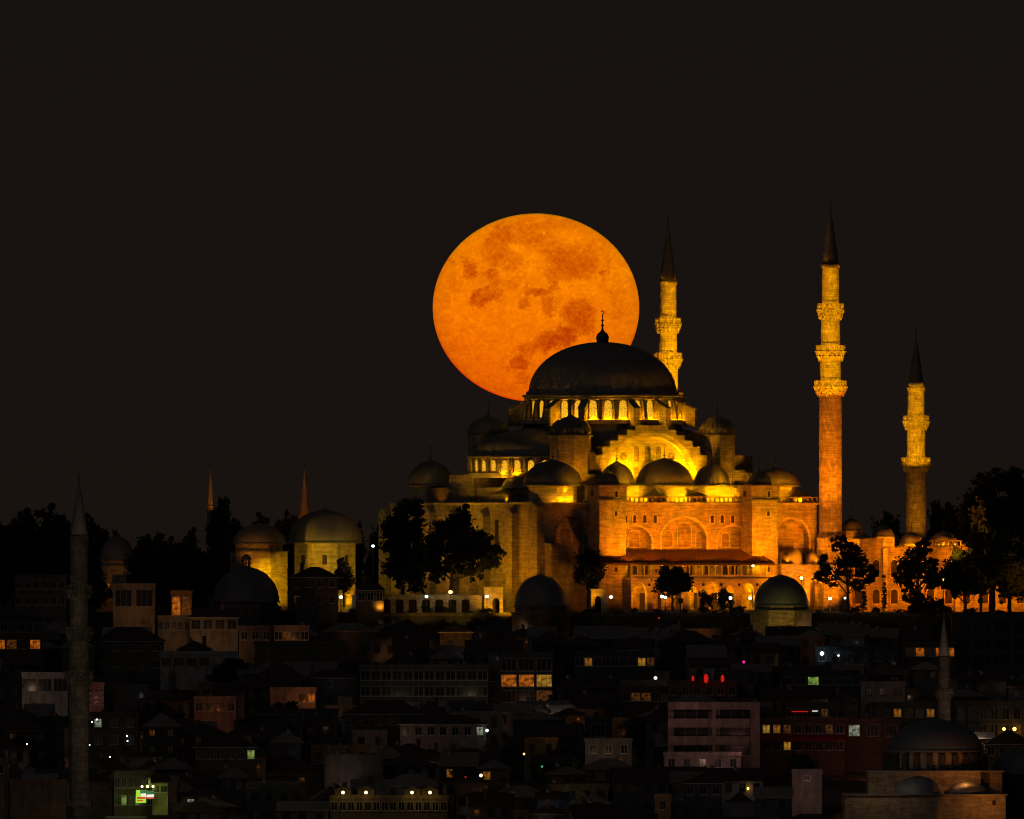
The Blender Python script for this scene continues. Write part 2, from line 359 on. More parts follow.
# front wall, central bay between the towers and the outer bays
zA0 = Z(566, 0, 27)
arched_wall(hall, -15.2, 16.6, zA0, zroof, -HW, -HW + 1.5,
            [(U(684, 27), 4.95, Z(538, 0, 27), Z(518.5, 0, 27)), (U(634, 27), 3.85, Z(541, 0, 27), Z(526.5, 0, 27)), (U(733, 27), 3.5, Z(541, 0, 27), Z(526.5, 0, 27))])
hall.slab([(-15.2, 0), (-15.2, zA0), (16.6, zA0), (16.6, 0)], -HW, -HW + 1.5)
arched_wall(hall, 19.0, 31, zA0 - 1.2, zroof, -HW, -HW + 1.5, [(U(792, 27), 3.7, Z(538, 25, 27), Z(519, 25, 27))])
hall.slab([(19, 0), (19, zA0 - 1.2), (31, zA0 - 1.2), (31, 0)], -HW, -HW + 1.5)
arched_wall(hall, -30, -19.5, Z(585), zroof, -HW, -HW + 1.5, [(-23.6, 4.2, Z(545), Z(516.5))])
hall.slab([(-30, 0), (-30, Z(585)), (-19.5, Z(585)), (-19.5, 0)], -HW, -HW + 1.5)
hall_o = hall.build('prayer_hall', 'limestone', mosque)
# cornice of the hall
mb = MB(); mb.ubox(-30.4, 31.2, HW - 0.5, HW + 0.45, zroof, zroof + 0.4); mb.ubox(-30.5, -29.6, -HW - .4, HW - .5, zroof, zroof + .4)
mb.build('cornice', 'limestone_fine', mosque)
# lead flat roof
mb = MB(); mb.ubox(-29.3, 30.6, -HW + .6, HW - 0.9, zroof, zroof + 0.25); mb.build('roof', 'lead', mosque)
# blind-arch mouldings and windows of the front wall
def win(parent, c, hw, z0, zs, zt, y, pane='opening', frame='limestone_fine', fr=0.16, name='window'):
    """arched window standing on the plane y (local), facing -y"""
    a = arch_pts(c, hw, z0, zs, zt, 6); b = arch_pts(c, hw + fr, z0 - fr, zs, zt + fr, 6)
    mb = MB(); n = len(a)
    ps = [(x, y - .14, z) for x, z in a] + [(x, y - .14, z) for x, z in b] + [(x, y + .05, z) for x, z in b] + [(x, y + .02, z) for x, z in a]
    fs = []
    for i in range(n):
        j = (i + 1) % n
        fs += [(i, j, n + j, n + i), (n + i, n + j, 2 * n + j, 2 * n + i), (i, j, 3 * n + j, 3 * n + i)]
    mb.add(ps, fs, 0); mb.add([(x, y - .03, z) for x, z in a], [list(range(n))], 1)
    return mb.build(name, [frame, pane], parent, fix=False)
yr = -HW + 1.5
for (c, hw, zt, zb) in [(634, 1.15, 531, 547), (623, .8, 535, 546), (645, .7, 535, 546)]:
    win(hall_o, U(c, 25.5), hw, Z(zb, 0, 25), Z(zt + 3, 0, 25), Z(zt, 0, 25), yr - .02, 'limestone_dark')
for (c, hw, zt, zb) in [(684, 1.5, 523, 547), (668, .95, 531, 547), (700, .95, 531, 547)]:
    win(hall_o, U(c, 25.5), hw, Z(zb, 0, 25), Z(zt + 4, 0, 25), Z(zt, 0, 25), yr - .02, 'limestone_dark')
for (c, hw, zt, zb) in [(735, 1.15, 530, 547), (725, .8, 533, 547), (745, .7, 533, 547)]:
    win(hall_o, U(c, 25.5), hw, Z(zb, 0, 25), Z(zt + 3, 0, 25), Z(zt, 0, 25), yr - .02, 'limestone_dark')
for px in (625.5, 634.5, 644.5, 655, 712, 722, 732.5, 742.5):
    win(hall_o, U(px, 27), .38, Z(523, 0, 27), Z(517, 0, 27), Z(515, 0, 27), -HW, 'opening')
for (c, hw, zt, zb) in [(782, .8, 530, 547), (792, 1.3, 524, 547), (802, .8, 530, 547)]:
    win(hall_o, U(c, 25.5), hw, Z(zb, 25, 25), Z(zt + 3, 25, 25), Z(zt, 25, 25), yr - .02, 'limestone_fine')
for (c, hw, zt, zb) in [(566, 1.0, 528, 556), (577, 1.2, 524, 560), (588, .9, 530, 556)]:
    win(hall_o, U(c, 25.5), hw, Z(zb, -24, 25), Z(zt + 4, -24, 25), Z(zt, -24, 25), yr - .02, 'limestone_dark')
win(hall_o, U(612, 27), .5, Z(560), Z(552), Z(550), -HW, 'opening')
def archivolt(parent, c, hw, z0, zs, zt, y, wd=.45, th=.14, m='limestone_fine'):
    a_ = arch_pts(c, hw + .01, z0, zs, zt, 10); b_ = arch_pts(c, hw + wd, z0, zs, zt + wd, 10); n = len(a_); mb = MB()
    mb.add([(x, y - th, z) for x, z in a_] + [(x, y - th, z) for x, z in b_] + [(x, y + .02, z) for x, z in b_] + [(x, y + .02, z) for x, z in a_],
        [(i, i + 1, n + i + 1, n + i) for i in range(n - 1)] + [(n + i, n + i + 1, 2 * n + i + 1, 2 * n + i) for i in range(n - 1)] + [(i, i + 1, 3 * n + i + 1, 3 * n + i) for i in range(n - 1)])
    return mb.build('archivolt', m, parent, fix=False)
for c, hw, s_, t_ in ((684, 4.95, 538, 518.5), (634, 3.85, 541, 526.5), (733, 3.5, 541, 526.5)): archivolt(hall_o, U(c, 27), hw, zA0, Z(s_, 0, 27), Z(t_, 0, 27), -HW)
archivolt(hall_o, U(792, 27), 3.7, zA0 - 1.2, Z(538, 25, 27), Z(519, 25, 27), -HW); archivolt(hall_o, -23.6, 4.2, Z(585), Z(545), Z(516.5), -HW, m='limestone_dark')
# qibla-side buttresses (facing left) with little pointed caps
for v, wdt, top, dpt in ((-28.6, 2.4, 512, 1.6), (-24, 3.0, 507, 1.5), (-13, 2.6, 512, 1.3), (-4.5, 2.4, 516, 1.3), (6.5, 2.6, 516, 1.6), (17, 2.2, 514, 1.6), (25.3, 3.2, 507, 1.6)):
    mb = MB(); z1 = Z(top); mb.ubox(-30 - dpt, -29.9, v - wdt / 2, v + wdt / 2, 0, z1)
    mb.add([P(-30 - dpt, v - wdt / 2, z1), P(-30 - dpt, v + wdt / 2, z1), P(-29.9, v + wdt / 2, z1), P(-29.9, v - wdt / 2, z1), P(-29.9, v, z1 + 1.8), P(-30 - dpt, v, z1 + .9)],
           [(0, 1, 5), (1, 2, 4, 5), (3, 0, 5, 4), (2, 3, 4), (0, 3, 2, 1)], 1)
    mb.build('buttress', ['limestone', 'lead_dark'], mosque)
for px, py0, py1 in ((511, 580, 568), (511, 596, 590), (468, 560, 540), (450, 560, 540), (497, 545, 520)):   # slit windows of the qibla wall
    v = VV(px, -30.0); mb = MB(); mb.ubox(-30.08, -29.9, v - .55, v + .55, Z(py0), Z(py1)); mb.build('slit_window', 'opening', hall_o)
# low stair block at the corner
mb = MB(); mb.ubox(-29.9, -25.2, HW + .02, HW + 2.4, 0, Z(545)); mb.ubox(-30.1, -25.0, HW + .02, HW + 2.6, Z(545), Z(543.5), 1); mb.build('stair_block', ['limestone_dark', 'lead_dark'], mosque)

# facade towers with little ribbed domes
for c in (-17.05, 17.05):
    t = MB(); t.ubox(c - 2.95, c + 2.95, HW - .2, 30.6, 0, Z(501, c, 30)); z0 = Z(501, c, 30); z1 = Z(486, c, 30)
    t.ubox(c - 3.15, c + 3.15, HW - 1.2, 30.8, z0 + .3, z1); t.ubox(c - 3.4, c + 3.4, HW - 1.4, 31.05, z0, z0 + .3, 1)
    t.ubox(c - 3.4, c + 3.4, HW - 1.4, 31.05, z1, z1 + .2, 1)
    tw = t.build('corner_tower', ['limestone', 'lead_dark'], mosque)
    for dx, zz_, in ((-1.0, 491), (1.9, 491), (0.6, 512)): pass
    for dx, pt, pb in ((0.7, 491, 497), (.7, 511, 516), (.7, 567, 572)):
        win(tw, c + dx, .33, Z(pb, c, 30.8), Z(pt + 1, c, 30.8), Z(pt, c, 30.8), -(30.8 if pt < 500 else 30.6))
    mb = MB(); v = 28.4; mb.ubox(c - 3.24, c - 3.13, v - .35, v + .35, Z(497), Z(491)); mb.build('slit_window', 'opening', tw)
    mb = MB(); mb.lathe([(2.25, z1), (2.25, z1 + .7)], 8, (c, -28.6, 0), 1, False, a0=R(22.5)); mb.lathe(dome_prof(2.15, 2.0, .6), 32, (c, -28.6, z1 + .7), 0, True, flute(16, .06))
    d = mb.build('turret_dome', ['lead', 'limestone'], tw); finial(d, (c, -28.6, z1 + 3.0), 1.7)

# balustrades
def balustrade(parent, u0, u1, v, z0, z1, step=.75, name='balustrade'):
    mb = MB(); mb.ubox(u0, u1, v - .16, v + .16, z1 - .25, z1); mb.ubox(u0, u1, v - .14, v + .14, z0, z0 + .18)
    n = max(2, int((u1 - u0) / step))
    for i in range(n + 1):
        x = u0 + (u1 - u0) * i / n; q = .2 if i % 8 == 0 else .12
        mb.ubox(x - q, x + q, v - .1, v + .1, z0 + .1, z1 - .2)
    return mb.build(name, 'limestone_dark', parent)  # darker stone puts the balusters' silhouette shade into their colour
zb0, zb1 = Z(505, 0, 27) + .4, Z(502.5, 0, 27) + .5
zb0 = zroof + .4; zb1 = zroof + 1.55
balustrade(mosque, -14.0, 14.0, 27.15, zb0, zb1, 1.0); balustrade(mosque, 20.2, 31.0, 27.15, zb0, zb1, 1.0)

# sloping awning roof over the two-storey gallery
gz1 = Z(550, 0, 27.5); gz0 = Z(563, 0, 33.8)
mb = MB(); mb.xslab([(-27.02, gz1), (-34.2, gz0), (-34.2, gz0 - .35), (-27.02, gz1 - .5)], -20.6, 17.0, 0)
for i in range(75):
    x = -20.3 + i * .5; mb.xslab([(-27.05, gz1 + .14), (-34.25, gz0 + .14), (-34.25, gz0 - .02), (-27.05, gz1 - .02)], x - .09, x + .09, 0)
mb.build('gallery_roof', 'awning_tile', mosque)
# gallery: ground arcade, floor slab, upper colonnade
gf = Z(580, 0, 33); gt = gz0 - .34
gallery = MB(); g0, g1 = -14.6, 17.6
ar = []
ng = 8; stp = (g1 - g0) / ng
for i in range(ng):
    wide = .40 if i % 2 == 0 else .30
    ar.append((g0 + stp * (i + .5), stp * wide, gf - 2.7, gf - .5 if i % 2 == 0 else gf - 1.0))
arched_wall(gallery, g0, g1, 0.5, gf, -33.2, -32.4, ar)
gallery.ubox(g0, g1, HW + .02, 33.0, 0, 0.5)
gallery.ubox(g0 - .1, g1 + .1, HW + .02, 33.35, gf, gf + .3)
gallery.ubox(g0, g0 + .5, HW + .02, 32.4, .5, gf); gallery.ubox(g1 - .5, g1, HW + .02, 32.4, .5, gf)
gal = gallery.build('gallery', 'limestone_fine', mosque)
mb = MB(); nc = 22
for i in range(nc + 1):
    x = g0 + .2 + (g1 - g0 - .4) * i / nc
    mb.lathe([(.17, gf + .3), (.12, gf + .5), (.12, gt - .6), (.2, gt - .35), (.22, gt)], 8, (x, -33.0, 0), 0)
mb.ubox(g0, g1, 32.8, 33.2, gt - .12, gt)
mb.build('colonnade', 'marble', gal)
mb = MB(); mb.ubox(g0, g1, 33.02, 33.1, gf + .3, gf + 1.0); mb.build('railing', 'limestone_fine', gal)
for i in range(16):      # dark doors and windows at the back of the gallery
    x = g0 + 1 + i * 2.0
    if i % 5 in (0, 2, 3):
        mb = MB(); mb.ubox(x - .62, x + .62, HW + .02, HW + .12, gf + .4, gf + 2.9); mb.build('doorway', 'opening', gal)
for i in range(8):
    x = g0 + stp * (i + .5) + .6; mb = MB(); mb.ubox(x - .8, x + .8, HW + .02, HW + .12, .5, 3.7); mb.build('doorway', 'opening', gal)
for i in range(ng):      # round bosses between the arches
    if i: 
        mb = MB(); x = g0 + stp * i; mb.lathe([(.22, 0), (.3, .1), (.2, .16)], 10, (0, 0, 0)); o = mb.build('boss', 'opening', gal, (x, -33.2, gf - .9)); o.rotation_euler = (R(90), 0, 0)

# porch with three small domes right of the second tower
pz = Z(566, 24, 31); pv = 31.4
p = MB(); px0, px1 = 20.1, 31.0
arched_wall(p, px0, px1, 0, pz, -pv, -pv + .8, [(U(798, pv), 1.5, Z(580, 24, pv), Z(573, 24, pv)), (U(817, pv), 1.5, Z(586, 26, pv), Z(581, 26, pv)), (U(782, pv), 1.1, Z(586, 24, pv), Z(580, 24, pv))])
p.ubox(px0, px1, HW + .02, pv - .8, pz - .35, pz); p.ubox(px0 - .15, px1 + .1, HW + .02, pv + .2, pz, pz + .3)
porch = p.build('porch', 'limestone', mosque)
for px, r, h in ((781, 1.35, 1.7), (792.5, 1.95, 2.5), (812, 1.4, 1.8)):
    u = U(px, 29.6); mb = MB(); mb.lathe([(r * 1.08, pz + .3), (r * 1.08, pz + .8)], 12, (u, -29.5, 0), 1, False)
    mb.lathe(dome_prof(r, h, .25), 24, (u, -29.5, pz + .85), 0); d = mb.build('porch_dome', ['lead', 'limestone'], porch); finial(d, (u, -29.5, pz + .85 + h), 1.5)
# arched hood mouldings over the porch domes (dark lead crescents)
for px, r, zt in ((792.5, 2.7, 549), (812, 2.0, 553)):
    u = U(px, 27); a = arch_pts(u, r, pz + .3, Z(560, 24, 27), Z(zt, 24, 27)); b = arch_pts(u, r - .55, pz + .3, Z(560, 24, 27), Z(zt + 3, 24, 27))
    mb = MB(); n = len(a); mb.add([(x, -HW - .5, z) for x, z in a] + [(x, -HW - .5, z) for x, z in b] + [(x, -HW, z) for x, z in a] + [(x, -HW, z) for x, z in b],
        [(i, i + 1, n + i + 1, n + i) for i in range(n - 1)] + [(i, i + 1, 2 * n + i + 1, 2 * n + i) for i in range(n - 1)] + [(n + i, n + i + 1, 3 * n + i + 1, 3 * n + i) for i in range(n - 1)])
    mb.build('hood_moulding', 'lead_dark', porch)

# ---- side aisle: drums walls and domes
za = Z(486.5, 0, 24)
def aisle(vs1):
    a, b = (17.0, 24.4) if vs1 > 0 else (-24.4, -17.0)
    mb = MB(); mb.ubox(-14.6, 14.0, a, b, zroof + .25, za)
    if vs1 > 0:
        mb.ubox(-7.2, 7.0, 24.4, 25.2, zroof + .25, za - .02)
    mb.ubox(-14.8, 14.2, a - .2, b + .2 if vs1 > 0 else b, za, za + .25, 1)
    if vs1 > 0: mb.ubox(-7.3, 7.1, 24.6, 25.4, za - .02, za + .2, 1)
    mb.build('aisle_wall', ['limestone_fine', 'lead'], mosque)
    for u, r, h, fl in ((0, 5.35, 4.85, 40), (-10.6, 3.35, 4.1, 24), (10.7, 3.35, 3.9, 24), (-25.0 + .1, 5.5, 4.5, 40), (24.9, 4.7, 3.2, 40)):
        v = 21.9 * (1 if vs1 > 0 else -1)
        if abs(u) > 20 and vs1 < 0 and u < 0: r, h = 4.3, 4.6
        zb = za + .25
        if abs(u) > 20:
            mb = MB(); rr = r * .84; mb.lathe([(rr, zroof + .25), (rr, zb - .3)], 8, (u, -v, 0), 0, False, a0=R(22.5)); mb.lathe([(rr * 1.1, zb - .3), (rr * 1.22, zb)], 8, (u, -v, 0), 1, False, a0=R(22.5)); mb.build('aisle_drum', ['limestone_fine', 'lead_dark'], mosque)
        mb = MB(); mb.lathe(dome_prof(r, h, .55 if r < 4 else .35, 14), 96, (u, -v, zb + .1), 0, True, flute(fl, .012 if r > 4 else .03))
        d = mb.build('aisle_dome', 'lead', mosque); finial(d, (u, -v, zb + h + (.45 if r < 4 else .3)), 2.6)
aisle(1); aisle(-1)
# small roof houses (pitched lead caps) on the gallery roof
def cap(u0, u1, v0, v1, z0, z1, z2, name='roof_house'):
    mb = MB(); mb.ubox(u0, u1, v0, v1, z0, z1); e = .3; c = ((u0 + u1) / 2, (v0 + v1) / 2)
    mb.add([P(u0 - e, v0 - e, z1), P(u1 + e, v0 - e, z1), P(u1 + e, v1 + e, z1), P(u0 - e, v1 + e, z1), P(c[0], c[1], z2)], [(0, 1, 4), (1, 2, 4), (2, 3, 4), (3, 0, 4), (3, 2, 1, 0)], 1)
    mb.build(name, ['limestone', 'lead'], mosque)
cap(U(645, 25.8), U(665, 25.8), 25.3, 26.5, zroof + .25, zroof + 1.5, zroof + 3.2)
cap(U(688, 25.8), U(705, 25.8), 25.3, 26.5, zroof + .25, zroof + 1.6, zroof + 2.5)
cap(26, 30.4, 23, 26.4, zroof + .25, zroof + 1.5, zroof + 3.0)
cap(-29, -26, 6, 14, zroof + .25, zroof + 2.0, zroof + 3.2)

# ---- central cube, shoulders, stepped arches
zc0 = zroof + .25
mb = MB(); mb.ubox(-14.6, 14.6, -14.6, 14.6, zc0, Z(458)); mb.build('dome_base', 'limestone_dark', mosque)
mb = MB(); mb.lathe([(15.75, Z(458)), (15.75, Z(431)), (15.2, ztop - .5), (15.0, ztop - .2)], 8, (0, 0, 0), 0, False, a0=R(22.5)); mb.build('base_roof', 'lead_dark', mosque)
# terraced slopes beside each stepped arch
def stepped_arch(face):
    """tympanum wall with stepped extrados, slightly proud of the cube, face = +1 front, -1 rear"""
    y0, y1 = -17.4 * face, -14.65 * face
    uo = 12.4; zf = zc0
    px_c = 651
    zt = Z(425, 0, 17.4); zb = Z(455, 0, 17.4)
    nst = 5; pts = [(-uo, zf)]
    left = []
    for i in range(nst + 1):
        x = -uo + (uo - 3.6) * (i / nst) ** 1.12 ; z = zb + (zt - zb) * ((i + .0) / nst) ** .8
        left.append((x, z))
    o = [(-uo, zf)]
    for i, (x, z) in enumerate(left):
        if i: o.append((x, left[i - 1][1]))
        o.append((x, z))
    right = [(-x, z) for x, z in o[::-1]]
    inner = arch_pts(0, 10.9, zf, Z(489, 0, 17.4), Z(432.5, 0, 17.4), 14)
    band = o + right + inner
    a = MB(); a.slab(band, y0, y1, 0); ar_ = a.build('stepped_arch', 'limestone', mosque)
    inn = arch_pts(0, 10.9, zf, Z(489, 0, 17.4), Z(432.5, 0, 17.4), 14); in2 = arch_pts(0, 9.9, zf, Z(489, 0, 17.4), Z(436.5, 0, 17.4), 14)
    n = len(inn); a = MB(); yy = y0 - .18 * face
    ys = y0 + .35 * face
    a.add([(x, ys, z) for x, z in inn] + [(x, ys, z) for x, z in in2] + [(x, y1, z) for x, z in in2], [(i, i + 1, n + i + 1, n + i) for i in range(n - 1)] + [(n + i, n + i + 1, 2 * n + i + 1, 2 * n + i) for i in range(n - 1)])
    a.build('arch_soffit', 'limestone_fine', ar_, fix=False)
    # tympanum wall
    in3 = arch_pts(0, 10.0, zf, Z(489, 0, 17.4), Z(436, 0, 17.4), 14); a = MB(); yt = -15.9 * face
    a.slab(in3, yt, -14.61 * face, 0); ty = a.build('tympanum', 'limestone_fine', mosque)
    if face > 0:
        for dx in (-2.45, 0, 2.45): win(ty, dx, .62, Z(462), Z(449), Z(446.5), yt, 'limestone_dark', fr=.22)
        for dx in (-7.3, -4.9, -2.45, 0, 2.45, 4.9, 7.3): win(ty, dx, .62, Z(482), Z(469), Z(467), yt, 'limestone_dark', fr=.22)
        for dx, pz_ in ((-5.4, 457), (5.4, 457), (-8.9, 474.5), (8.9, 474.5)):
            a = MB(); a.lathe([(.62, 0), (.75, 0), (.75, .15), (.55, .15), (.5, .04)], 16, (0, 0, 0), 0); o = a.build('round_window', 'limestone_dark', ty, (dx, yt, Z(pz_))); o.rotation_euler = (R(90), 0, 0)
    # inclined lead shoulders behind the steps
    return ar_
stepped_arch(1); stepped_arch(-1)

# ---- main drum and dome
zd0, zd1 = Z(419.5), Z(397.5); RD = 14.45
mb = MB(); mb.lathe([(RD + 1.5, ztop - .6), (RD + 1.5, zd0 - .15), (RD + .6, zd0), (RD, zd0), (RD, zd1), (RD - .6, zd1)], 128, (0, 0, 0), 0, False)
drum = mb.build('drum', 'limestone_fine', mosque)
mb = MB(); mb.lathe([(RD, zd1), (RD + .75, zd1 + .05), (RD + .85, zd1 + .4), (RD - .1, zd1 + .65)], 128, (0, 0, 0), 0, True); mb.build('drum_cornice', 'lead_dark', drum)
mb = MB(); mb.lathe([(RD + .05, zd1 - .55), (RD + .35, zd1 - .5), (RD + .5, zd1 - .02)], 128, (0, 0, 0)); mb.build('drum_frieze', 'limestone_fine', drum)
NB = 32
def local_win_mesh(hw, h, pane='pane_glow', fr=.16, seg=5):
    a = arch_pts(0, hw, 0, h - hw, h, seg); b = arch_pts(0, hw + fr, -fr, h - hw, h + fr, seg); n = len(a); m_ = MB()
    ps = [(x, -.16, z) for x, z in a] + [(x, -.16, z) for x, z in b] + [(x, .1, z) for x, z in b] + [(x, .02, z) for x, z in a]; fs = []
    for i in range(n):
        j = (i + 1) % n; fs += [(i, j, n + j, n + i), (n + i, n + j, 2 * n + j, 2 * n + i), (i, j, 3 * n + j, 3 * n + i)]
    m_.add(ps, fs, 0); m_.add([(x, -.06, z) for x, z in a], [list(range(n))], 1)
    return m_.mesh('window', ['limestone_fine', pane], fix=False)
wm = local_win_mesh(.66, 3.15); wm2 = local_win_mesh(.56, 2.0)
bm_ = MB(); bm_.add([(-.34, -1.15, 0), (.34, -1.15, 0), (.34, .1, 0), (-.34, .1, 0), (-.34, -.55, 3.6), (.34, -.55, 3.6), (.34, .1, 4.05), (-.34, .1, 4.05)],
    [(0, 1, 5, 4), (1, 2, 6, 5), (2, 3, 7, 6), (3, 0, 4, 7), (4, 5, 6, 7), (3, 2, 1, 0)])
bmesh_small = bm_.mesh('drum_buttress', ['limestone_dark', ])  # shade on the fronts between lit bays put into a darker stone
bm_ = MB(); bm_.xslab([(-1.5, -1.2), (-3.7, -1.2), (-3.7, 2.0), (-1.5, 2.9)], -.6, .6, 0); bm_.xslab([(0.1, 2.6), (-.7, 1.9), (-1.5, .8), (-1.5, 2.88), (0.1, 3.75)], -.42, .42, 0); bm_.xslab([(0.1, 3.78), (-3.85, 2.03), (-3.85, 2.2), (0.1, 3.98)], -.72, .72, 1)
bmesh_big = bm_.mesh('flying_buttress', ['limestone_dark', 'lead_dark'])
for i in range(NB):
    a = 2 * math.pi * (i + .5) / NB    # azimuth, 0 = front (-y)
    o = link('window', wm, drum, (RD * math.sin(a), -RD * math.cos(a), zd0 + .35)); o.rotation_euler = (0, 0, a)
    a = 2 * math.pi * i / NB
    o = link('drum_buttress', bmesh_small, drum, (RD * math.sin(a), -RD * math.cos(a), zd0 - .1)); o.rotation_euler = (0, 0, a)
for q in range(4):
    for dg in (-56, -34, 56 - 90 + 90 - 0):
        pass
for dg in (-67.5, -45, -11.25, 11.25, 45, 67.5, 112.5, 135, 168.75, 191.25, 225, 247.5):
    a = R(dg); o = link('flying_buttress', bmesh_big, drum, (RD * math.sin(a), -RD * math.cos(a), zd0 - .1)); o.rotation_euler = (0, 0, a)
mb = MB(); zdm = zd1 + .55; hd = Z(342) - zdm
prof = [(14.3, 0), (14.35, .15)]
for i in range(1, 31):
    a = i / 30 * math.pi / 2; prof.append((max(14.05 * math.cos(a) ** .96, .1), .15 + (hd - .15) * math.sin(a)))
mb.lathe(prof, 192, (0, 0, zdm), 0, True, flute(64, .007))
mdome = mb.build('main_dome', 'lead_dark', mosque)
vt = MB(); vt.lathe([(.42, 0), (.38, .35), (.02, .62)], 8); vm = vt.mesh('foot_vent', ['lead_dark'])
for i in range(32):
    a = 2 * math.pi * i / 32; link('foot_vent', vm, mdome, (14.15 * math.sin(a), -14.15 * math.cos(a), zdm + .1))
zt_ = zdm + hd
mb = MB(); mb.lathe([(1.15, -.3), (1.15, .3), (1.25, .9), (1.0, 1.5), (.45, 2.0), (.2, 2.4), (.13, 2.9), (.32, 3.15), (.12, 3.4), (.1, 3.9), (.27, 4.1), (.1, 4.35), (.09, 4.8), (.2, 4.95), (.06, 5.15), (.05, 5.4)], 12)
for i in range(10):
    a0, a1 = [R(-120 + 300 * (i + j) / 10) for j in (0, 1)]; f = lambda a: (.32 * math.cos(a), 0, 5.62 + .32 * math.sin(a))
    mb.tube(f(a0), f(a1), .09, .09, 5)
o = mb.build('finial', 'bronze', mdome, (0, 0, zt_)); 

# ---- half domes at both ends
zs0, zs1 = Z(473.5), Z(458); RS = 13.3
for sgn in (-1, 1):
    uc = 14.0 * sgn
    mb = MB(); mb.lathe([(RS + .7, zs0 - .9), (RS + .6, zs0), (RS, zs0), (RS, zs1), (RS - .6, zs1)], 96, (uc, 0, 0), 0, False); sdr = mb.build('half_dome_drum', 'limestone_fine', mosque)
    mb = MB(); mb.lathe([(RS, zs1 - .1), (RS + .55, zs1 - .05), (RS + .6, zs1 + .3), (RS - .2, zs1 + .5)], 96, (uc, 0, 0)); mb.build('drum_cornice', 'lead', sdr)
    for i in range(32):
        a = 2 * math.pi * (i + .5) / 32; wx, wy = uc + RS * math.sin(a), -RS * math.cos(a)
        if sgn * (wx - uc) < 1.2: continue
        o = link('window', wm2, sdr, (wx, wy, zs0 + .4)); o.rotation_euler = (0, 0, a)
        b = 2 * math.pi * i / 32; mb2 = MB(); mb2.box(-.3, .3, -.5, .1, 0, zs1 - zs0); o = mb2.build('pilaster', 'limestone_dark', sdr, (uc + RS * math.sin(b), -RS * math.cos(b), zs0)); o.rotation_euler = (0, 0, b)
    mb = MB(); mb.lathe(dome_prof(12.6, Z(428) - zs1 - .5, 0, 20, .02), 128, (uc, 0, zs1 + .45), 0, True, flute(80, .004)); mb.build('half_dome', 'lead_dark', mosque)
    # block under the half dome, exedra half-domes, stepped walls against the cube
    s = sgn; lo, hi = sorted((14.6 * s, 27.2 * s))
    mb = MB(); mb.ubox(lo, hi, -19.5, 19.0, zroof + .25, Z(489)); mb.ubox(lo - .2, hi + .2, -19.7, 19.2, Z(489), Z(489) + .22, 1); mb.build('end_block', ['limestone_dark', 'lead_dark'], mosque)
    for v in (-10.5, 10.5):
        mb = MB(); mb.lathe(dome_prof(6.6, 2.9, .2, 12), 64, (21.2 * s, -v, Z(489) + .35), 0, True, flute(40, .006)); mb.build('exedra_dome', 'lead', mosque)
    lo, hi = sorted((20.0 * s, 27.8 * s))
    mb = MB(); mb.ubox(lo, hi, -10.4, -1.5, zroof + .25, Z(475)); mb.build('pier_block', 'limestone', mosque)
    for k in range(5):   # stepped abutment between cube and half-dome
        lo, hi = sorted(((14.6) * s, (15.6 + k * .9) * s)); mb2 = MB(); mb2.ubox(lo, hi, 11.5, 14.6, Z(489), Z(452 - 0) + 3.2 - k * 1.25 + .3); mb2.ubox(lo, hi, -14.6, -11.5, Z(489), Z(452) + 3.2 - k * 1.25 + .3)
        if k == 0: stp_mb = mb2
        else: stp_mb.add(mb2.v, mb2.f)
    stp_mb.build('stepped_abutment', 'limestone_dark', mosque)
# stepped wall blocks right of the front arch
mb = MB(); mb.ubox(14.6, 22.0, 9.0, 15.4, zroof + .25, Z(455.5, 18, 15)); mb.ubox(22.0, 25.5, 8.0, 13.0, zroof + .25, Z(455.5, 18, 15) - .02)
mb.ubox(21.0, 27.3, 15.4, 18.6, zroof + .25, Z(472.5, 22, 18)); mb.ubox(14.6, 21.0, 15.4, 17.2, zroof + .25, Z(470, 22, 18)); mb.build('abutment_block', 'limestone', mosque)
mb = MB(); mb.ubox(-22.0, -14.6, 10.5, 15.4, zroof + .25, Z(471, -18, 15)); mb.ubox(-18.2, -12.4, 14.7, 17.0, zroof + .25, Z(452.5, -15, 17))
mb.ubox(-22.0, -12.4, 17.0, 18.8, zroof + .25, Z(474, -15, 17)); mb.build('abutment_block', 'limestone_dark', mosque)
# weight towers
for (u, v) in ((16.4, 14.7), (-16.4, 14.7), (-16.4, -14.7), (16.4, -14.7)):
    zt0 = Z(435, u, v); mb = MB(); r = 3.95 if u < 0 else 3.5
    mb.lathe([(r, zroof + .3), (r, zt0 - .35)], 8, (u, -v, 0), 0, False, a0=R(22.5)); mb.lathe([(r + .3, zt0 - .35), (r + .3, zt0)], 8, (u, -v, 0), 1, False, a0=R(22.5))
    t = mb.build('weight_tower', ['limestone', 'lead_dark'], mosque)
    mb = MB(); rr = r * .93
    mb.lathe([(rr, 0), (rr * 1.03, .8), (rr * .98, 1.5), (rr * .86, 2.2), (rr * .66, 2.8), (rr * .42, 3.2), (rr * .2, 3.45), (.1, 3.9)], 96, (u, -v, zt0), 0, True, flute(24, .09))
    d = mb.build('ribbed_dome', 'lead', t); finial(d, (u, -v, zt0 + 3.8), 2.4)

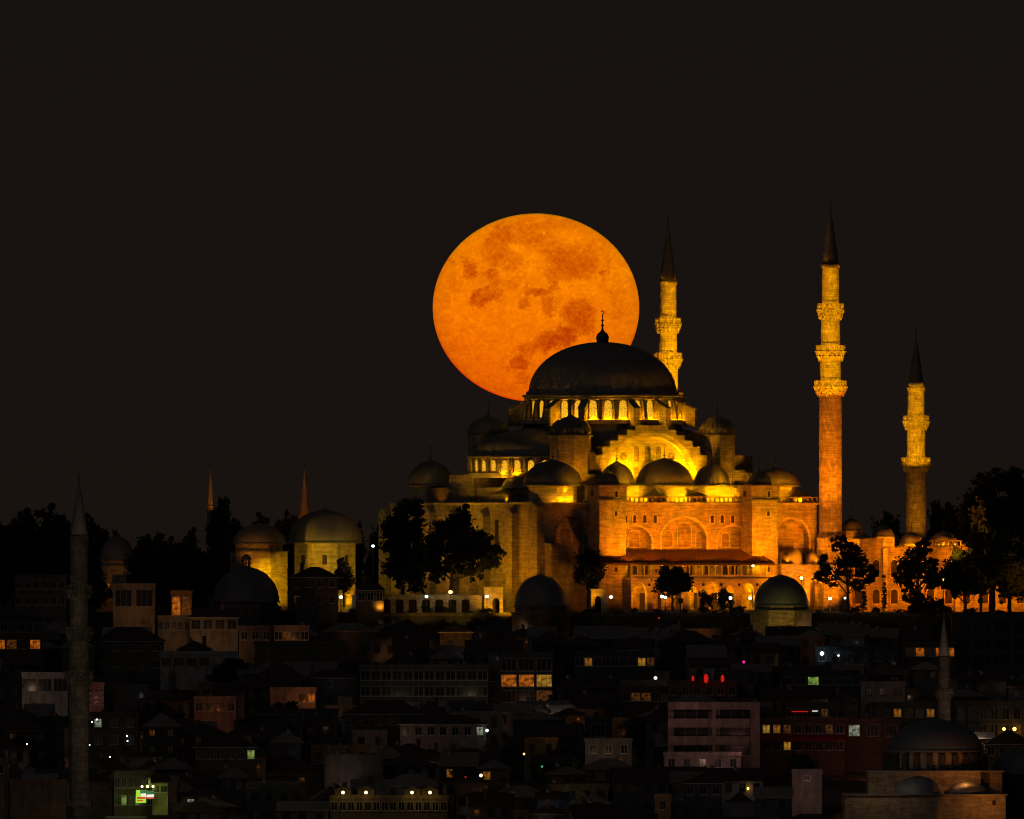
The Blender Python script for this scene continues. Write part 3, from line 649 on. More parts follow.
# ------------------------------------------------------------------ minarets
def minaret(label, x, y, zbase, R0, bands, spire, tip, rot=0.0, mat='minaret_stone', lead='lead_dark', zsq=None, kshrink=.92, sides=16, group=None, open_top=True):
    """bands = z of balcony floors, from low to high; spire = z of the cone's foot"""
    t = thing('minaret', label, 'minaret', (x, y, zbase), rot, group)
    r = R0; z = 0; zb = [b - zbase for b in bands]; zs = spire - zbase; zp = tip - zbase
    if zsq:
        q = zsq - zbase; mb = MB(); rr = R0 * 1.22
        mb.lathe([(rr * 1.25, 0), (rr * 1.25, q * .55), (rr * 1.1, q * .7), (rr * 1.1, q * .93), (R0, q)], 8, (0, 0, 0), 0, False, a0=R(22.5)); mb.build('pedestal', mat, t); z = q
    levels = zb + [zs]
    for i, b in enumerate(levels):
        top = b - (1.9 * R0 / 2.2 if i < len(zb) else 0)
        mb = MB(); mb.lathe([(r, z), (r * .985, top)], sides, (0, 0, 0), 0, False); 
        if i == len(zb):
            mb.lathe([(r * 1.08, zs - .8), (r * 1.12, zs - .1), (r * .9, zs)], sides, (0, 0, 0), 0, False)
        mb.build('shaft', mat, t)
        if i < len(zb):
            ro = r * 1.37; mb = MB(); st = 4; hh = b - top
            for k in range(st):      # stalactite corbelling: rows of teeth stepping outwards
                f0 = k / st; ra = r + (ro - r) * (f0 * .9 + .14); z0_, z1_ = top + hh * f0, top + hh * (f0 + 1 / st)
                mb.lathe([(ra, z0_), (ra * 1.02, z1_)], sides, (0, 0, 0), 0, False)
                nt_ = sides * (2 if k % 2 else 1)
                for j in range(nt_):
                    a = 2 * math.pi * (j + .5 * (k % 2)) / nt_; w_ = ra * .10
                    cx, cy = (ra + .14) * math.cos(a), (ra + .14) * math.sin(a)
                    mb.lathe([(.03, z0_ - .1), (w_ + .05, z1_ - .05), (w_ + .05, z1_)], 5, (cx, cy, 0), 0, False)
            mb.lathe([(r, b), (ro * 1.03, b), (ro * 1.03, b + .15), (r, b + .15)], sides, (0, 0, 0), 0, False)
            bal = mb.build('balcony', mat, t); ph_ = 1.15 * R0 / 2.2
            mb = MB(); ri = ro * .99
            mb.lathe([(ri, b + ph_ - .14), (ri + .1, b + ph_ - .14), (ri + .1, b + ph_), (ri - .06, b + ph_), (ri - .06, b + ph_ - .14), (ri, b + ph_ - .14)], sides, (0, 0, 0), 0, False, cap=False)
            n_ = sides * 3
            for j in range(n_):
                a = 2 * math.pi * j / n_; q_ = .13 if j % 3 == 0 else .075; cx, cy = ri * math.cos(a), ri * math.sin(a)
                mb.lathe([(q_, b + .12), (q_, b + ph_ - .1)], 4, (cx, cy, 0), 0, False, a0=a + R(45))
            mb.build('parapet', 'limestone_dark' if mat == 'minaret_stone' else mat, bal)
            z = b + .1; r *= kshrink
    mb = MB(); mb.lathe([(r * .97, zs), (r * .76, zs + (zp - zs) * .25), (r * .55, zs + (zp - zs) * .5), (r * .28, zs + (zp - zs) * .78), (.07, zp)], sides, (0, 0, 0)); sp_ = mb.build('spire', lead, t)
    mb = MB(); h = max(1.0, R0 * .8); mb.lathe([(.06, -.3), (.07, 0), (.2, .2 * h), (.07, .4 * h), (.17, .6 * h), (.05, .8 * h), (.12, .95 * h), (.02, 1.2 * h)], 8, (0, 0, zp)); mb.build('finial', 'gilt', sp_)
    return t, r
def minaret_px(label, Y, px, pyb, R0px, pb, psp, ptip, **kw):
    p0 = W(px, pyb, Y); k = kY(Y); return minaret(label, p0.x, Y, kw.pop('zbase', p0.z), R0px * k, [W(0, b, Y).z for b in pb], W(0, psp, Y).z, W(0, ptip, Y).z, **kw)
Yn = YM(32.8, 28.9); Yf = YM(32.8, -28.9); Ys = YM(88.4, -28.9)
minaret_px('tall floodlit minaret right of the mosque, its orange shaft in full view', Yn, 830.5, 612, 11.6, (386.5, 351, 309.5), 264, 210, zbase=0, zsq=W(0, 532, Yn).z, rot=R(5), kshrink=.91)
minaret_px('tall floodlit minaret rising behind the great dome, nearest the moon', Yf, 668, 612, 11.2, (397, 358.5, 323.5), 281, 223, zbase=0, zsq=12, rot=R(5), kshrink=.91)
minaret_px('short two-balcony minaret behind the courtyard, rightmost of the floodlit three', Ys, 916, 612, 10.4, (463, 421), 387, 337, zbase=0, zsq=12, rot=R(8), kshrink=.90)

# ------------------------------------------------------------------ courtyard
court = thing('courtyard', 'floodlit arcaded mosque courtyard with a row of small domes', 'courtyard', (XC, 0, 0), TH)
cz = Z(548, 55, 29); c0, c1 = 36.2, 88.0
mb = MB(); mb.ubox(c0, c1, 22.5, 29.0, 0, cz); mb.ubox(c0 - .0, c1 + .2, 22.3, 29.25, cz, cz + .3); mb.ubox(c1 - 6, c1, -29, 22.5, 0, cz); mb.ubox(c0, c1 - 6, -29, -23, 0, cz)
cw = mb.build('wall', 'limestone', court)
mb = MB(); a0, a1 = U(858, 29), U(881, 29); mb.ubox(a0, a1, 23, 29.6, cz + .3, Z(540, 45, 29)); mb.ubox(a0 - .2, a1 + .2, 22.8, 29.8, Z(540, 45, 29), Z(540, 45, 29) + .3); mb.build('gate_block', 'limestone', court)
balustrade(court, U(925, 29), c1, 28.95, cz + .3, cz + 1.5, .9)
i = 0
for px, r, h in ((852, 1.9, 2.3), (883, 2.05, 1.9), (911.5, 2.2, 1.9), (943.5, 2.6, 2.1), (974, 2.4, 2.0), (1003, 2.4, 2.0)):
    u = U(px, 25.6); zb = cz + .3 if i != 1 else Z(541, 45, 29) + .3
    if i == 0: zb = Z(534, 40, 25)
    mb = MB(); mb.lathe([(r * 1.1, (cz + .3) if i else 0), (r * 1.1, zb + .5)], 8, (u, -25.6, 0), 1, False, a0=R(22.5)); mb.lathe(dome_prof(r, h, .2), 32, (u, -25.6, zb + .75), 0, True, flute(24, .02))
    d = mb.build('court_dome', ['lead', 'limestone_fine'], court); finial(d, (u, -25.6, zb + h + .8), 2.0); i += 1
for v in (-26,):
    for k in range(7):
        u = 42 + k * 6.6; mb = MB(); mb.lathe([(2.6, cz), (2.6, cz + .7)], 8, (u, -v, 0), 1, False); mb.lathe(dome_prof(2.4, 2.2, .2), 24, (u, -v, cz + .9), 0); mb.build('court_dome', ['lead', 'limestone_fine'], court)
for k in range(12):
    u = 39 + k * 4.1
    win(cw, u, .75, 6.6, 9.2, 9.9, -29.0, 'opening'); win(cw, u, .8, 1.6, 3.8, 4.3, -29.0, 'opening')
for k in range(7): u = c0 + .5 + k * 8.2; mb = MB(); mb.ubox(u - .5, u + .5, 29.0, 29.5, 0, cz); mb.build('pilaster', 'limestone_fine', cw)
# ------------------------------------------------------------------ floodlights of the mosque
K = 1.0
def mf(u, v, z, tu, tv, tz, col, P_, ang=90, blend=.7, rad=.2): flood(MW(u, v, z), MW(tu, tv, tz), col, P_ * K, ang, blend, rad)
# front wall floods: ground lamps, then lamps added at eaves, porch and balustrade
for u in (-14, -7, 0, 7, 14): mf(u, 38.5, .8, u, 28, 14, ORG, 1900, 110)
for u in (-15.5, -10.5, -5, 0, 5, 10.5, 15.5): mf(u, 34.9, gz0 + 1.1, u * .95, 26, 17.5, ORG, 5000, 130)
for u, P_ in ((22, 900), (25, 1500), (28.5, 1200)): mf(u, 30.9, pz + .9, u + .3, 26, 16.5, ORG, P_ * .5, 130)
for u in (23.5, 27.5): mf(u, 35, pz + 1, u, 26, 14.5, ORG, 4200, 75)
for u, z_ in ((-25, 1), (-20, 1), (-10.6, 1), (-4, 1), (0, 1), (4, 1), (10.7, 1), (21, 1), (26, 1)): mf(u, 27.5, zb1 + .15, u * .96, 21.5, 27.5, (1, .44, 0.0), 620, 44)
for px_ in (852, 866, 883, 897, 911, 927, 943, 958, 974, 989, 1003): flood(MW(U(px_, 28.5), 28.6, cz + .7), None, (1, .27, 0), 260, rad=.12)
for u in (22, 29): mf(u, 38.5, .8, u, 28, 12, ORG, 11000, 100)
mf(-17, 40, .8, -17, 30, 14, ORG, 5000, 60); mf(17, 40, .8, 17, 30, 14, ORG, 5600, 60)
for u in (-24,): mf(u, 44, .8, u, 27, 12, ORG, 1500, 90)
# courtyard wall
for u in (42, 52, 62, 72, 82): mf(u, 38, .6, u, 29, 7, ORG, 6000, 110)
# courtyard domes
for u in (47, 62): mf(u, 34, 9.5, u, 25.6, 15.5, ORG, 2600, 110)
# qibla wall
for v in (-22, -9, 4, 16): mf(-44, v, .8, -30, v, 12, (1.0, .40, 0.0), 1300, 90)
mf(-46, 24, .8, -31, 22, 9, (1.0, .33, 0.0), 6500, 60)
mf(-46, 42, 1, -31, 2, 12, (1.0, .42, 0.0), 15000, 60)
# gallery lamps
for i in range(8): flood(MW(g0 + stp * (i + .5) + .5, 30.2, 4.2), None, (1, .34, 0) if i in (0, 4, 6, 7) else ORG, 1300 if i in (0, 4, 6, 7) else 200, rad=.12)
for i in range(8): flood(MW(g0 + stp * (i + .5), 31.6, 8.6), None, (1, .33, 0.0), 420, rad=.10)
flood(MW(24, 29.2, 5.0), None, YEL, 220, rad=.15); flood(MW(28.5, 29.2, 4.4), None, ORG, 150, rad=.15)
# roof-level floods: aisle walls and tympanum
zR = zroof + .7
for u in (-13, -10, -7.4, 0.2, 2.4, 8.8, 11, 13.2): mf(u, 26.6, zR, u * .98, 22, zR + 3.2, YEL, 1000, 140)
for u in (-8.5, -4.5, 0, 4.5, 8.5): mf(u, 19.0, za + .7, u * .8, 15.9, Z(452), YEL, 9800, 125)
pass #, -6, 16, Z(455), YEL, 1500, 70); mf(6.5, 25, za + 2.5, 6, 16, Z(455), YEL, 1500, 70)
for u in (22.5, 27.5): mf(u, 26.9, zR, u, 21, zR + 4, YEL, 700, 140)
for u in (-27.6, -25.8, -24, -22.2): mf(u, 27.0, zR - .1, u, 22, zR + 2.8, YEL, 260, 140)
mf(18.5, 21.5, zR + 1, 18, 15, Z(465), (1, .42, 0.0), 1600, 110); mf(-17.5, 22.5, za + .5, -16.4, 16, Z(448), (1, .36, 0.0), 2000, 90)
mf(21, 18.9 + 1, za, 16.4, 14.7, Z(440), (1, .42, 0.0), 420, 70); mf(25, 15.5, za, 22, 10, Z(462), (1, .38, 0.0), 2600, 90)
mf(-28.6, 8, Z(489) + .6, -20, 2, Z(478), (1, .4, 0.0), 500, 120)
for v in (-14, 12): mf(-29.2, v, zR, -27, v, zR + 3, (1, .36, 0.0), 110, 120)
# drum bays: one small uplight in each bay between the buttresses
for i in range(NB):
    a = 2 * math.pi * (i + .5) / NB
    if math.cos(a - TH) < -.15: continue
    r = RD + 1.05; flood(MW(r * math.sin(a), r * math.cos(a), zd0 + .25), None, YEL, 420, rad=.12)
for i in range(32):
    a = 2 * math.pi * (i + .5) / 32; x = -14 + RS * math.sin(a)
    if x > -15.5 or math.cos(a - TH) < -.1: continue
    flood(MW(-14 + (RS + .85) * math.sin(a), (RS + .85) * math.cos(a), zs0 + .2), None, YEL, 190, rad=.12)
# minaret shafts
def mfl(Y, px, zs_, r, P_, n=5, col=YEL):
    x = W(px, 0, Y).x
    for zz_ in zs_:
        for k in range(n):
            a = R(-90 - 75 + 150 * k / (n - 1)); flood((x + r * math.cos(a), Y + r * math.sin(a), zz_), None, col, P_, rad=.1)
def rings(Y, px, R0px, ks, pys, P_):
    for i_, p_ in enumerate(pys): mfl(Y, px, [W(0, p_, Y).z + .45], R0px * kY(Y) * ks ** i_ * 1.23, P_, 7)
rings(Yn, 830.5, 11.6, .91, (386.5, 351, 309.5), 40); rings(Yf, 668, 11.2, .91, (397, 358.5, 323.5), 36); rings(Ys, 916, 10.4, .90, (463, 421), 32)
def far_spot(px, py, Y, tx, ty_, TY, P_, ang, col=YEL, blend=.4): flood(W(px, py, Y), W(tx, ty_, TY), col, P_, ang, blend, .3)
# narrow beams added for balcony undersides and shafts, from made-up masts and mid-air
mast_at = []
for q in (-1, 1):
    far_spot(830.5 + q * 150, 600, Yn - 80, 830.5, 329, Yn, 600000, 12.2, YEL, .10)
    mast_at.append((830.5 + q * 150, 600, Yn - 80))
far_spot(1000, 530, 6, 916, 424, Ys, 230000, 12.6, YEL, .10); far_spot(850, 520, 20, 916, 424, Ys, 150000, 15.5, YEL, .10)
far_spot(740, 420, Yf - 32, 668, 338, Yf, 200000, 29, YEL, .10)
for dx, ty_, P_ in ((-40, 510, 11000), (45, 510, 11000), (-50, 435, 125000), (60, 435, 125000)):
    far_spot(830.5 + dx, 600, Yn - 15, 830.5, ty_, Yn, P_, 40 if ty_ > 500 else 27, ORG, .8)
far_spot(934, 538, Ys - 11, 917, 498, Ys, 2600, 70, (1, .34, 0), .8); far_spot(896, 538, Ys - 11, 915, 498, Ys, 1500, 70, (1, .34, 0), .8)
# added long-range beams, without fixtures, that brighten the great dome and its towers
for u, v, tu, P_ in ((26, 50, 4, 9000), (-22, 50, -3, 9000), (0, 52, 2, 7000)): mf(u, v, 3, tu, 0, 42, (1.0, .52, 0.0), P_ * 1.6, 25, .9)
mf(-60, 10, 8, -14, 0, 33, (1.0, .50, 0.0), 18000, 34, .9); mf(20, 52, 3, 20, 15, 30, (1.0, .42, 0.0), 15000, 26, .6)
# lamps added in mid-air by the turrets to brighten the aisle domes
for u, tu in ((-13.2, -4), (13.2, 4)): mf(u, 30.2, 25.6, tu, 21.9, 27, (1.0, .42, 0.0), 1500, 90)
mf(-22, 31.5, 24, -25, 21.9, 26, (1.0, .40, 0.0), 800, 70); mf(22, 31.5, 24, 25, 21.9, 26, (1.0, .32, 0.0), 1900, 70)
flood(W(950, 560, -52), W(984, 522, -36), (1, .42, 0), 9000, 50, .7); flood(W(1040, 590, -60), W(1005, 560, -46), (1, .36, 0), 3500, 60, .7)  # added spots that brighten the grove, no lamp stands there
flood(W(1000, 600, -40), W(975, 575, -46), (1, .3, 0), 700, 120, .7)
for v in (-20, -4, 12, 22): mf(-45, v, 1, -30, v, 14, (1.0, .42, 0), 3600, 80)
mf(-30, 46, 1, -29, 28, 14, (1.0, .36, 0), 3800, 80)
# ------------------------------------------------------------------ trees
def leaf_mesh(name, seed, blobs, n_clump, per, leaf, mats='foliage', trunk=None):
    """crown: leaf quads in clumps spread through ellipsoids (x, y, z, rx, ry, rz)"""
    g = random.Random(seed); vs_ = []; fs = []
    tot = sum(b[3] * b[5] for b in blobs)
    for (bx, by, bz, rx, ry, rz) in blobs:
        for _ in range(max(4, int(n_clump * rx * rz / tot))):
            while True:
                d = Vector((g.uniform(-1, 1), g.uniform(-1, 1), g.uniform(-1, 1)))
                if .25 < d.length < 1: break
            far_ = g.random() < .28; d *= g.uniform(1.0, 1.28) if far_ else g.uniform(.7, 1.05); c = Vector((bx + d.x * rx, by + d.y * ry, bz + d.z * rz)); cr_ = g.uniform(.45, 1.0) * min(rx, rz) * (.13 if far_ else .235)
            for _ in range(per // 3 if far_ else per):
                p = c + Vector((g.gauss(0, cr_), g.gauss(0, cr_), g.gauss(0, cr_ * .7)))
                a = Vector((g.uniform(-1, 1), g.uniform(-1, 1), g.uniform(-1, 1))).normalized(); b = a.orthogonal().normalized(); s = leaf * g.uniform(.6, 1.3)
                o = len(vs_); vs_ += [tuple(p + a * s), tuple(p + b * s * .6), tuple(p - a * s), tuple(p - b * s * .6)]; fs.append((o, o + 1, o + 2, o + 3))
    me = bpy.data.meshes.new(name); me.from_pydata(vs_, [], fs); me.materials.append(MATS[mats]); return me
def trunk_mesh(name, seed, h, r, blobs):
    g = random.Random(seed); mb = MB(); x = y = z = 0.0; pr = r
    pts = [(0, 0, -.3)]
    for i in range(4): x += g.uniform(-.04, .04) * h; y += g.uniform(-.04, .04) * h; z += h / 4; pts.append((x, y, z))
    for i in range(4): mb.tube(pts[i], pts[i + 1], r * (1 - .17 * i), r * (1 - .17 * (i + 1)), 7)
    for (bx, by, bz, rx, ry, rz) in blobs:
        for _ in range(4):
            st = pts[g.choice((2, 3, 4))]; e = (bx + g.uniform(-.6, .6) * rx, by + g.uniform(-.6, .6) * ry, bz + g.uniform(-.4, .6) * rz)
            m_ = tuple((st[k] * .55 + e[k] * .45) for k in range(3)); m_ = (m_[0], m_[1], m_[2] - .05 * h)
            mb.tube(st, m_, r * .36, r * .22, 5); mb.tube(m_, e, r * .22, r * .06, 5)
    return mb.mesh(name, ['bark'])
KINDS_ = {}
def tree_kind(key, seed, blobs, h, r, n, per, leaf, m_):
    KINDS_[key] = (leaf_mesh('crown', seed, blobs, n, per, leaf, m_), trunk_mesh('trunk', seed, h, r, blobs))
tree_kind('broad', 1, [(0, 0, 10, 4.6, 4.2, 3.6), (-4.2, .5, 8, 3.6, 3.2, 2.8), (4.4, 0, 8.4, 3.8, 3.2, 2.9), (1, 1, 13, 3.0, 3, 2.2), (6.6, 0, 6.6, 2.2, 2, 1.7), (-3.0, 0, 5.2, 3.0, 2.4, 1.8), (3.4, 0, 5.0, 2.6, 2.2, 1.6), (0, .6, 5.8, 2.4, 2.2, 1.5)], 7.5, .45, 190, 80, .34, 'foliage_dark')
tree_kind('round', 2, [(0, 0, 6.5, 3.6, 3.3, 2.9), (-2.4, 0, 5.2, 2.2, 2, 1.8), (2.5, 0, 5.4, 2.3, 2, 1.7), (.5, 0, 9, 2.0, 2, 1.6)], 4.5, .3, 140, 75, .30, 'foliage_dark')
tree_kind('loose', 3, [(0, 0, 8.6, 2.6, 2.4, 2.6), (-2.9, 0, 6.0, 2.0, 1.8, 1.8), (2.9, 0, 6.6, 2.2, 1.8, 1.8), (-1.2, 0, 11.0, 1.5, 1.4, 1.6), (1.6, 0, 4.4, 1.8, 1.5, 1.2), (-3.6, 0, 8.4, 1.1, 1, 1.0)], 6, .28, 130, 40, .27, 'foliage_dark')
tree_kind('tall', 4, [(0, 0, 8, 3.4, 3.2, 5.0), (.8, 0, 13.5, 2.6, 2.4, 3.0), (-1.2, 0, 11, 2.4, 2.2, 3.2), (1.5, 0, 5, 3.0, 2.6, 3.0)], 6, .4, 200, 80, .33, 'foliage_dark')
tree_kind('cypress', 5, [(0, 0, 4.5, .95, .95, 4.2), (0, 0, 8, .7, .7, 2.6), (0, 0, 10.4, .4, .4, 1.6)], 3, .18, 70, 50, .2, 'foliage_dark')
tree_kind('tan', 6, [(0, 0, 7.5, 2.6, 2.4, 3.6), (1.2, 0, 4.6, 2.5, 2.2, 2.2), (-.6, 0, 11, 1.7, 1.6, 1.9)], 5, .28, 110, 60, .28, 'foliage_tan')
tree_kind('bush', 7, [(0, 0, 1.6, 2.2, 1.8, 1.5), (1.4, 0, 1.2, 1.4, 1.2, 1.1), (-1.3, 0, 1.9, 1.3, 1.1, 1.2)], 1.0, .12, 40, 50, .2, 'foliage_dark')
DIM = {'broad': (17.0, 15.2), 'round': (9.4, 10.6), 'loose': (9.8, 12.8), 'tall': (8.4, 16.6), 'cypress': (2.2, 12.0), 'tan': (6.8, 12.8), 'bush': (6.0, 3.2)}
def tree(label, kind, px, pyt, pyb, wpx, Y, rz=0.0, name=None, cat='tree', group=None, z=None):
    k = kY(Y); p = W(px, pyb, Y); zt = W(0, pyt, Y).z; zb = p.z if z is None else z
    t = thing(name or ('cypress_tree' if kind == 'cypress' else 'shrub' if kind == 'bush' else 'broadleaf_tree'), label, cat, (p.x, Y, zb), rz, group)
    sz = (zt - zb) / DIM[kind][1]; sx = wpx * k / DIM[kind][0]; t.scale = (sx, min(sx, 1.6 * sz), sz)
    c, tr = KINDS_[kind]; link('crown', c, t); link('trunk', tr, t)
    return t
tree('dense dark tree with rounded crown at the mosque wall left end', 'tall', 403, 497, 604, 50, -44, .4)
tree('widest black tree against the pale mosque wall, behind the yellow lamp', 'broad', 452, 504, 606, 98, -46, .1)
tree('dark round tree right of the lead dome, under the tall shadowed arch', 'round', 588, 546, 606, 44, -46, 1.0)
tree('dark spreading tree before the arcaded gallery, tallest on the terrace there', 'round', 673, 564, 610, 52, -47, 2.1)
tree('low dark shrub under the gallery, next to the spreading tree', 'bush', 706, 588, 612, 22, -47, .5, cat='shrub')
tree('bushy small tree at the gallery between two white lamps', 'bush', 723, 587, 612, 30, -47, 1.5, cat='shrub')
tree('open-crowned tree with orange light through it, below the tall minaret', 'loose', 849, 533, 613, 68, -42, .2)
tree('leafy tree in front of the courtyard wall under the short minaret', 'loose', 917, 538, 614, 62, -42, 2.4)
tree('narrow black cypress in front of the orange courtyard wall', 'cypress', 884.5, 576, 614, 7, -44, 0)
tree('thin cypress close beside the open-crowned tree', 'cypress', 864, 586, 614, 10, -44, 1)
tree('low rounded evergreen bush below the courtyard, right of the cypress', 'bush', 925, 588, 628, 58, -50, .3, cat='shrub')
tree('tallest dark tree at the right edge, rising above the courtyard', 'tall', 992, 466, 614, 82, -20, .7)
tree('dark tree filling the right edge, lower half of the grove', 'broad', 1010, 520, 620, 96, -46, 1.8)
tree('dark wide tree cut by the right edge, top sloping down to the right', 'broad', 1030, 474, 600, 84, -14, 2.7)
tree('dark tree joining the tallest right-edge tree to the leafy courtyard tree', 'broad', 962, 508, 600, 64, 20, 1.7)
tree('tan-leaved tree catching the floodlight at the courtyard end', 'tan', 981, 500, 614, 38, -36, .8)
tree('dark loose tree left of the right-edge grove, over the courtyard wall', 'round', 966, 545, 620, 60, -46, 3.0)
tree('distant dark tree between the tall and the short right minarets', 'round', 887, 507, 570, 46, 110, 1.1, z=0)
tree('distant dark tree right of the short minaret shaft', 'round', 945, 497, 570, 56, 115, 2.2, z=0)
tree('distant dark tree on the skyline behind the tallest right-edge tree', 'broad', 1020, 478, 575, 70, 100, .4, z=0)
for i, (px, pt, w_, Y, kd, lb) in enumerate([(14, 508, 90, 60, 'broad', 'dark tree on the skyline at the far left edge'), (52, 503, 100, 50, 'broad', 'highest rounded skyline tree left of the near grey minaret spire'),
        (96, 513, 60, 62, 'broad', 'small dark skyline tree just right of the near minaret spire'), (112, 528, 30, 70, 'loose', 'thin-crowned low tree before the small lit dome at left'),
        (150, 530, 60, 58, 'round', 'reddish dark tree behind the small lit dome at left'), (186, 527, 60, 20, 'broad', 'dark broad tree left of the black cypress-like column tree'),
        (28, 540, 90, 10, 'broad', 'black tree mass below the left skyline, above flat roofs'), (230, 530, 60, 80, 'round', 'dark tree seen behind the smaller tomb dome'),
        (262, 512, 74, 90, 'broad', 'dark tree between the two tombs, highest behind them'), (300, 514, 50, 96, 'round', 'dark tree behind the left shoulder of the large tomb dome'),
        (382, 517, 40, 30, 'round', 'dark tree between the large tomb and the mosque'), (358, 520, 30, 80, 'loose', 'sparse tree at right shoulder of the large tomb dome')]):
    tree(lb, kd, px, pt, 600, w_, Y, i * 1.3, z=-2 if Y < 70 else 0)
for i, (px, pt, w_, Y, kd, lb) in enumerate([(4, 520, 60, 30, 'broad', 'black tree at the very left edge under the skyline trees'), (35, 512, 70, 34, 'broad', 'black bushy tree under the highest left skyline tree'), (72, 514, 60, 30, 'broad', 'black tree directly behind the near minaret spire'),
        (140, 545, 50, -10, 'round', 'reddish-brown tree beside the small dim dome'), (165, 552, 56, -16, 'broad', 'dark wide tree over the orange window strips'), (200, 548, 56, -20, 'broad', 'dark tree below the column-shaped tree'), (92, 560, 40, -8, 'round', 'small dark tree in front of the small dim dome'),
        (172, 536, 70, 40, 'broad', 'dark skyline tree between the small dome and the column tree'), (243, 518, 60, 84, 'broad', 'dark tree right behind the smaller tomb dome shoulder'), (284, 510, 60, 92, 'broad', 'dark treetop between the two tomb domes')]):
    tree(lb, kd, px, pt, 605, w_, Y, 2 + i * 1.7, z=-3 if Y < 70 else 0)
tree('tall black column-shaped tree under the lone lit spire tip', 'tall', 219, 496, 604, 28, 4, 0, z=-2)
tree('dark leafy tree before the large tomb, beside the hip-roofed house', 'loose', 344, 556, 606, 32, -44, 1.0)

# ------------------------------------------------------------------ tombs, bath and other domed buildings
def domed(name, label, cat, px, Y, rpx, pyrim, pytop, body, lead='lead_blue', wallm='limestone', fin=True, pyb=612, lantern=False, win_n=0, flu=24, seg_a=22.5):
    """body = list of (radius px, bottom py) from the rim downwards"""
    k = kY(Y); zt = W(0, pyrim, Y).z; zb0 = min(terrain(Y), W(0, body[-1][1], Y).z); x = W(px, 0, Y).x
    t = thing(name, label, cat, (x, Y, 0)); top = zt; last = None
    for i, (rp, pb) in enumerate(body):
        zb = W(0, pb, Y).z if i < len(body) - 1 else zb0 - .3
        mb = MB(); mb.lathe([(rp * k, zb), (rp * k, top - .25)], 8, (0, 0, 0), 0, False, a0=R(seg_a)); mb.lathe([(rp * k * 1.03, top - .25), (rp * k * 1.03, top)], 8, (0, 0, 0), 1, False, a0=R(seg_a))
        last = mb.build('drum' if i < len(body) - 1 else 'wall', [wallm, lead], t)
        if win_n and i == 0:
            for j in range(8):
                a = R(45 * j); ap = rp * k * math.cos(R(22.5))
                for q in range(win_n):
                    mb = MB(); off = (q - (win_n - 1) / 2) * 2.2; mb.box(off - .45, off + .45, -ap - .04, -ap + .2, max(zb0, top - 4.3), top - 2.5); o = mb.build('window', 'opening', last); o.rotation_euler = (0, 0, a)
        top = zb
    mb = MB(); mb.lathe(dome_prof(rpx * k, (pyrim - pytop) * k, .25, 16, .035), 96, (0, 0, zt), 0, True, flute(flu * 2, .006)); d = mb.build('dome', lead, t)
    if fin: finial(d, (0, 0, zt + (pyrim - pytop) * k + .1), 1.8)
    if lantern:
        zl = zt + (pyrim - pytop) * k - .2; mb = MB()
        for j in range(8): a = R(45 * j); mb.lathe([(.13, 0), (.13, 1.5)], 6, (.7 * math.cos(a), .7 * math.sin(a), zl))
        mb.lathe([(.95, zl - .1), (.95, zl + .15)], 16); mb.lathe([(.95, zl + 1.5), (.95, zl + 1.75), (.7, zl + 2.2), (.1, zl + 2.6)], 16); mb.build('lantern', 'lead_dark', d)
    return t
domed('tomb', 'large octagonal domed tomb left of the mosque, dull greenish-lit walls', 'tomb', 325, -2, 37.5, 542, 510, [(33, 580)], win_n=1, flu=32, lead='lead')
mb = MB(); zz0 = W(0, 544, -2).z
domed('tomb', 'smaller octagonal tomb with bright yellow-lit wall behind the bath dome', 'tomb', 259, -14, 26.5, 543, 524, [(25.5, 551), (31, 592)], win_n=1, wallm='limestone', lead='lead')
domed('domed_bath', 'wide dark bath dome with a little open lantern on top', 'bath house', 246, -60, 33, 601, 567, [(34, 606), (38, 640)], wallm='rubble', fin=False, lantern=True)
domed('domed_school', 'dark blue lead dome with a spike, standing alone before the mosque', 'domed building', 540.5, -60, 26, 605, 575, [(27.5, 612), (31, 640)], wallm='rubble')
domed('domed_library', 'dark lead dome on olive stone walls, before the gallery right end', 'domed building', 781, -60, 27, 605, 575.5, [(28.5, 610), (33, 642)], wallm='limestone_dark')
domed('small_mosque', 'small dim dome with faintly lit stone walls far left', 'mosque', 117, 5, 17, 559, 536, [(17.5, 565), (22, 590)], wallm='limestone', fin=True)
# minaret tips beyond the tombs
minaret_px('dark minaret behind the large tomb, showing only its reddish spire', 70, 304.5, 600, 5.8, (560,), 515, 466, zbase=0, lead='lead')
minaret_px('minaret hidden by the black column tree, only its lit tip showing', 60, 210.5, 600, 3.6, (560,), 505, 470, zbase=0, lead='lead')
# near grey minaret and the small one lower right
def tall_base(Y): return terrain(Y)
Ya = -372.0
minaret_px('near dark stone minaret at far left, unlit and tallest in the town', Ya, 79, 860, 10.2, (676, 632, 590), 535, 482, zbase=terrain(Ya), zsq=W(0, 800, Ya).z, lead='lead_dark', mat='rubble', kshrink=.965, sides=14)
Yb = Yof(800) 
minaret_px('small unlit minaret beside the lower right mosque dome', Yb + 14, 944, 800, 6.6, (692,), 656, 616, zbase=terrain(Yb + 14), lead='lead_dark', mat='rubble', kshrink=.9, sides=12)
minaret_px('tiny unlit minaret among the dark roofs left of centre', Yof(730), 172.5, 730, 3.4, (690,), 676, 656, zbase=terrain(Yof(730)), lead='lead_dark', mat='rubble', sides=10)
